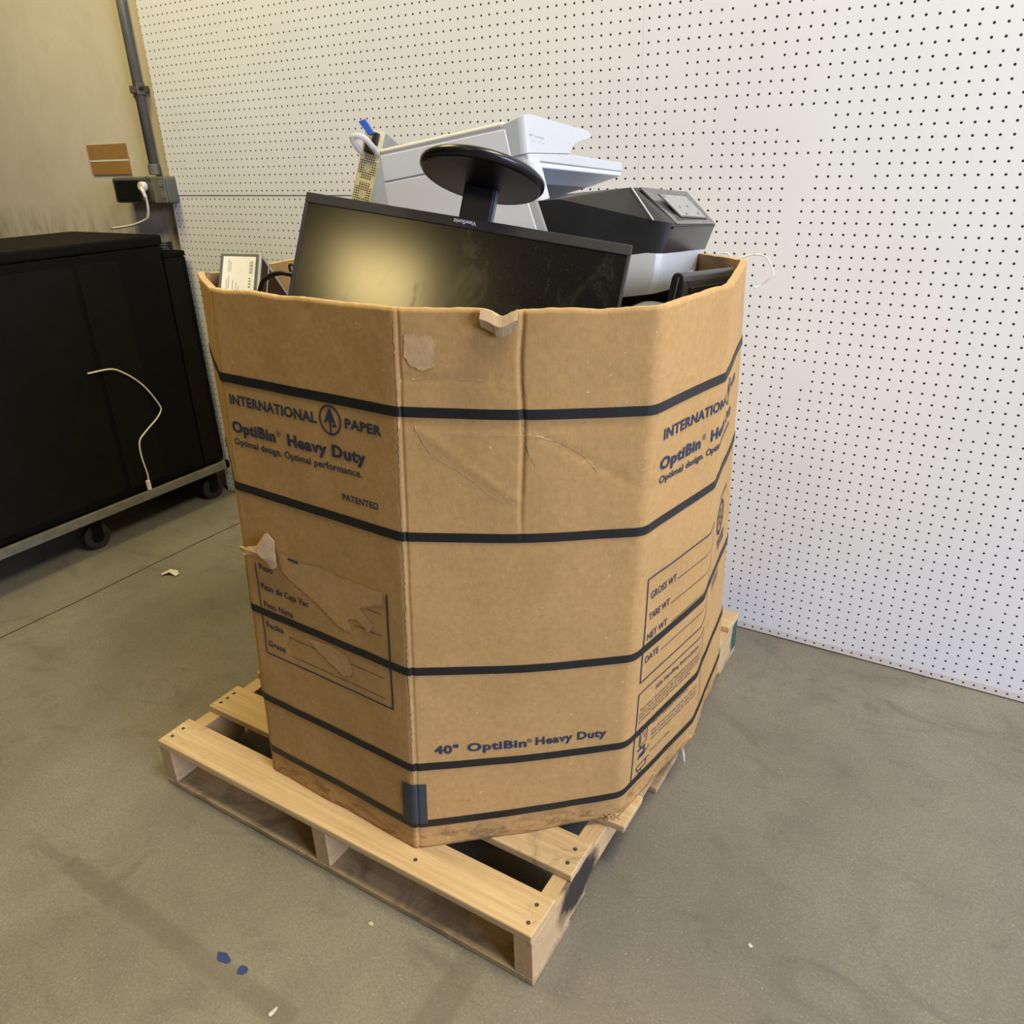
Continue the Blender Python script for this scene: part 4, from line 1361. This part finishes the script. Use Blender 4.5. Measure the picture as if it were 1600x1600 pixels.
MB().box((-0.20, -0.0765, -0.036), (-0.045, -0.0725, 0.036)).build('receptacle', M_blackmat, box, 0.003)
MB().cyl((0.012, -0.072, 0.044), (0.012, -0.080, 0.044), 0.006, 10).build('screw', M_galv, box)
plug = empty('white_power_cord', (-1.99, -0.050, 1.25), label='white power cord plugged into the dark outlet box', cat='cord')
MB().cyl((0, 0.0015, 0.004), (0, -0.022, 0.004), 0.0165, 20).build('plug', M_whitecable, plug, 0.003)
MB().tube(spline([(0.002, -0.018, 0.002), (0.012, -0.020, -0.018), (0.016, -0.018, -0.036), (0.012, -0.014, -0.058), (0.004, -0.012, -0.086), (-0.010, -0.012, -0.108), (-0.05, -0.012, -0.122), (-0.13, -0.012, -0.138), (-0.25, -0.012, -0.150)]),
          [0.008] * 8 + [0.0065] * 8 + [0.0046] * 49).build('cord', M_whitecable, plug, smooth=True)
sg = MB().box((-2.42, 0.0255, 1.296), (-2.165, 0.0295, 1.406)).build('brown_board', M_brownboard)
tag(sg, 'brown board piece fixed to the beige wall left of the conduit', 'board')
sgp = MB().box((-2.42, 0.0250, 1.344), (-2.166, 0.0256, 1.350)).build('white_line', M_label, sg)

# ------------------------------------------------------------------ litter
def scrap(name, pts, mat, label, cat, z0=0.0004, h=0.001, group=None):
    c = sum((Vector(p) for p in pts), Vector((0, 0))) / len(pts)
    m_ = MB()
    m_.loft([[Vector((p[0] - c.x, p[1] - c.y, 0)) for p in pts], [Vector((p[0] - c.x, p[1] - c.y, h)) for p in pts]])
    o_ = m_.build(name, mat, loc=(c.x, c.y, z0))
    return tag(o_, label, cat, group)


def blob_pts(cx_, cy_, rx, ry, n, seed):
    rnd = random.Random(seed)
    return [(cx_ + rx * math.cos(2 * math.pi * k / n) * rnd.uniform(0.6, 1.15), cy_ + ry * math.sin(2 * math.pi * k / n) * rnd.uniform(0.6, 1.15)) for k in range(n)]


scrap('tape_scrap', blob_pts(-0.128, -1.531, 0.022, 0.009, 11, 4), M_bluetape, 'larger blue tape scrap stuck to the concrete in front of the pallet', 'tape scrap')
scrap('tape_scrap', blob_pts(-0.078, -1.530, 0.012, 0.011, 9, 8), M_bluetape, 'smaller blue tape scrap stuck to the concrete right of the larger one', 'tape scrap')
M_scrap = plastic('dirty_white_paper', (0.62, 0.58, 0.50), 0.8, 0.15, 60)
bm = bmesh.new()
pp = [(-1.515, -0.640, 0.002), (-1.500, -0.612, 0.010), (-1.478, -0.600, 0.004), (-1.455, -0.612, 0.003), (-1.452, -0.628, 0.002), (-1.480, -0.632, 0.012), (-1.500, -0.650, 0.003)]
cv = bm.verts.new((-1.485 + 1.485, -0.622 + 0.622, 0.016))
rv = [bm.verts.new((x + 1.485, y + 0.622, z)) for x, y, z in pp]
for i in range(len(rv)):
    bm.faces.new((rv[i], rv[(i + 1) % len(rv)], cv))
me = bpy.data.meshes.new('paper_scrap')
bm.to_mesh(me)
bm.free()
me.materials.append(M_scrap)
o = link(bpy.data.objects.new('paper_scrap', me))
o.location = (-1.485, -0.622, 0.0)
sol = o.modifiers.new('thick', 'SOLIDIFY')
sol.thickness = 0.0012
tag(o, 'crumpled scrap of paper on the floor between the cabinets and the pallet', 'paper scrap')
scrap('plastic_chip', blob_pts(0.062, -1.341, 0.007, 0.005, 7, 3), plastic('yellowish_chip', (0.55, 0.48, 0.30), 0.7), 'tiny yellowish chip on the floor just in front of the pallet', 'litter', h=0.003)
scrap('plastic_chip', blob_pts(0.027, -1.558, 0.004, 0.011, 7, 5), M_scrap, 'thin white sliver on the floor at the bottom edge of the photo', 'litter', h=0.002)
scrap('plastic_chip', blob_pts(0.695, -1.025, 0.005, 0.004, 7, 6), M_scrap, 'single white chip on the open floor right of the pallet', 'litter', h=0.002)
# shrink film caught on the pallet edge
bm = bmesh.new()
random.seed(21)
prev_ = None
for k in range(14):
    c = Vector((0.0 + 0.012 * math.sin(k * 1.3), 0.030 * math.cos(k * 0.9) - 0.01, 0.030 - 0.0065 * k + 0.012 * math.sin(k * 2.1)))
    w_ = Vector((random.uniform(-1, 1), random.uniform(-1, 1), random.uniform(-1, 1))).normalized() * (0.011 - 0.0006 * k)
    cur = (bm.verts.new(c - w_), bm.verts.new(c + w_))
    if prev_:
        bm.faces.new((prev_[0], prev_[1], cur[1], cur[0]))
    prev_ = cur
me = bpy.data.meshes.new('plastic_film')
bm.to_mesh(me)
bm.free()
me.materials.append(M_film)
o = link(bpy.data.objects.new('plastic_film', me))
o.location = (0.440, -0.678, 0.130)
tag(o, 'crumpled scrap of clear plastic film caught on the right edge of the pallet', 'plastic film')
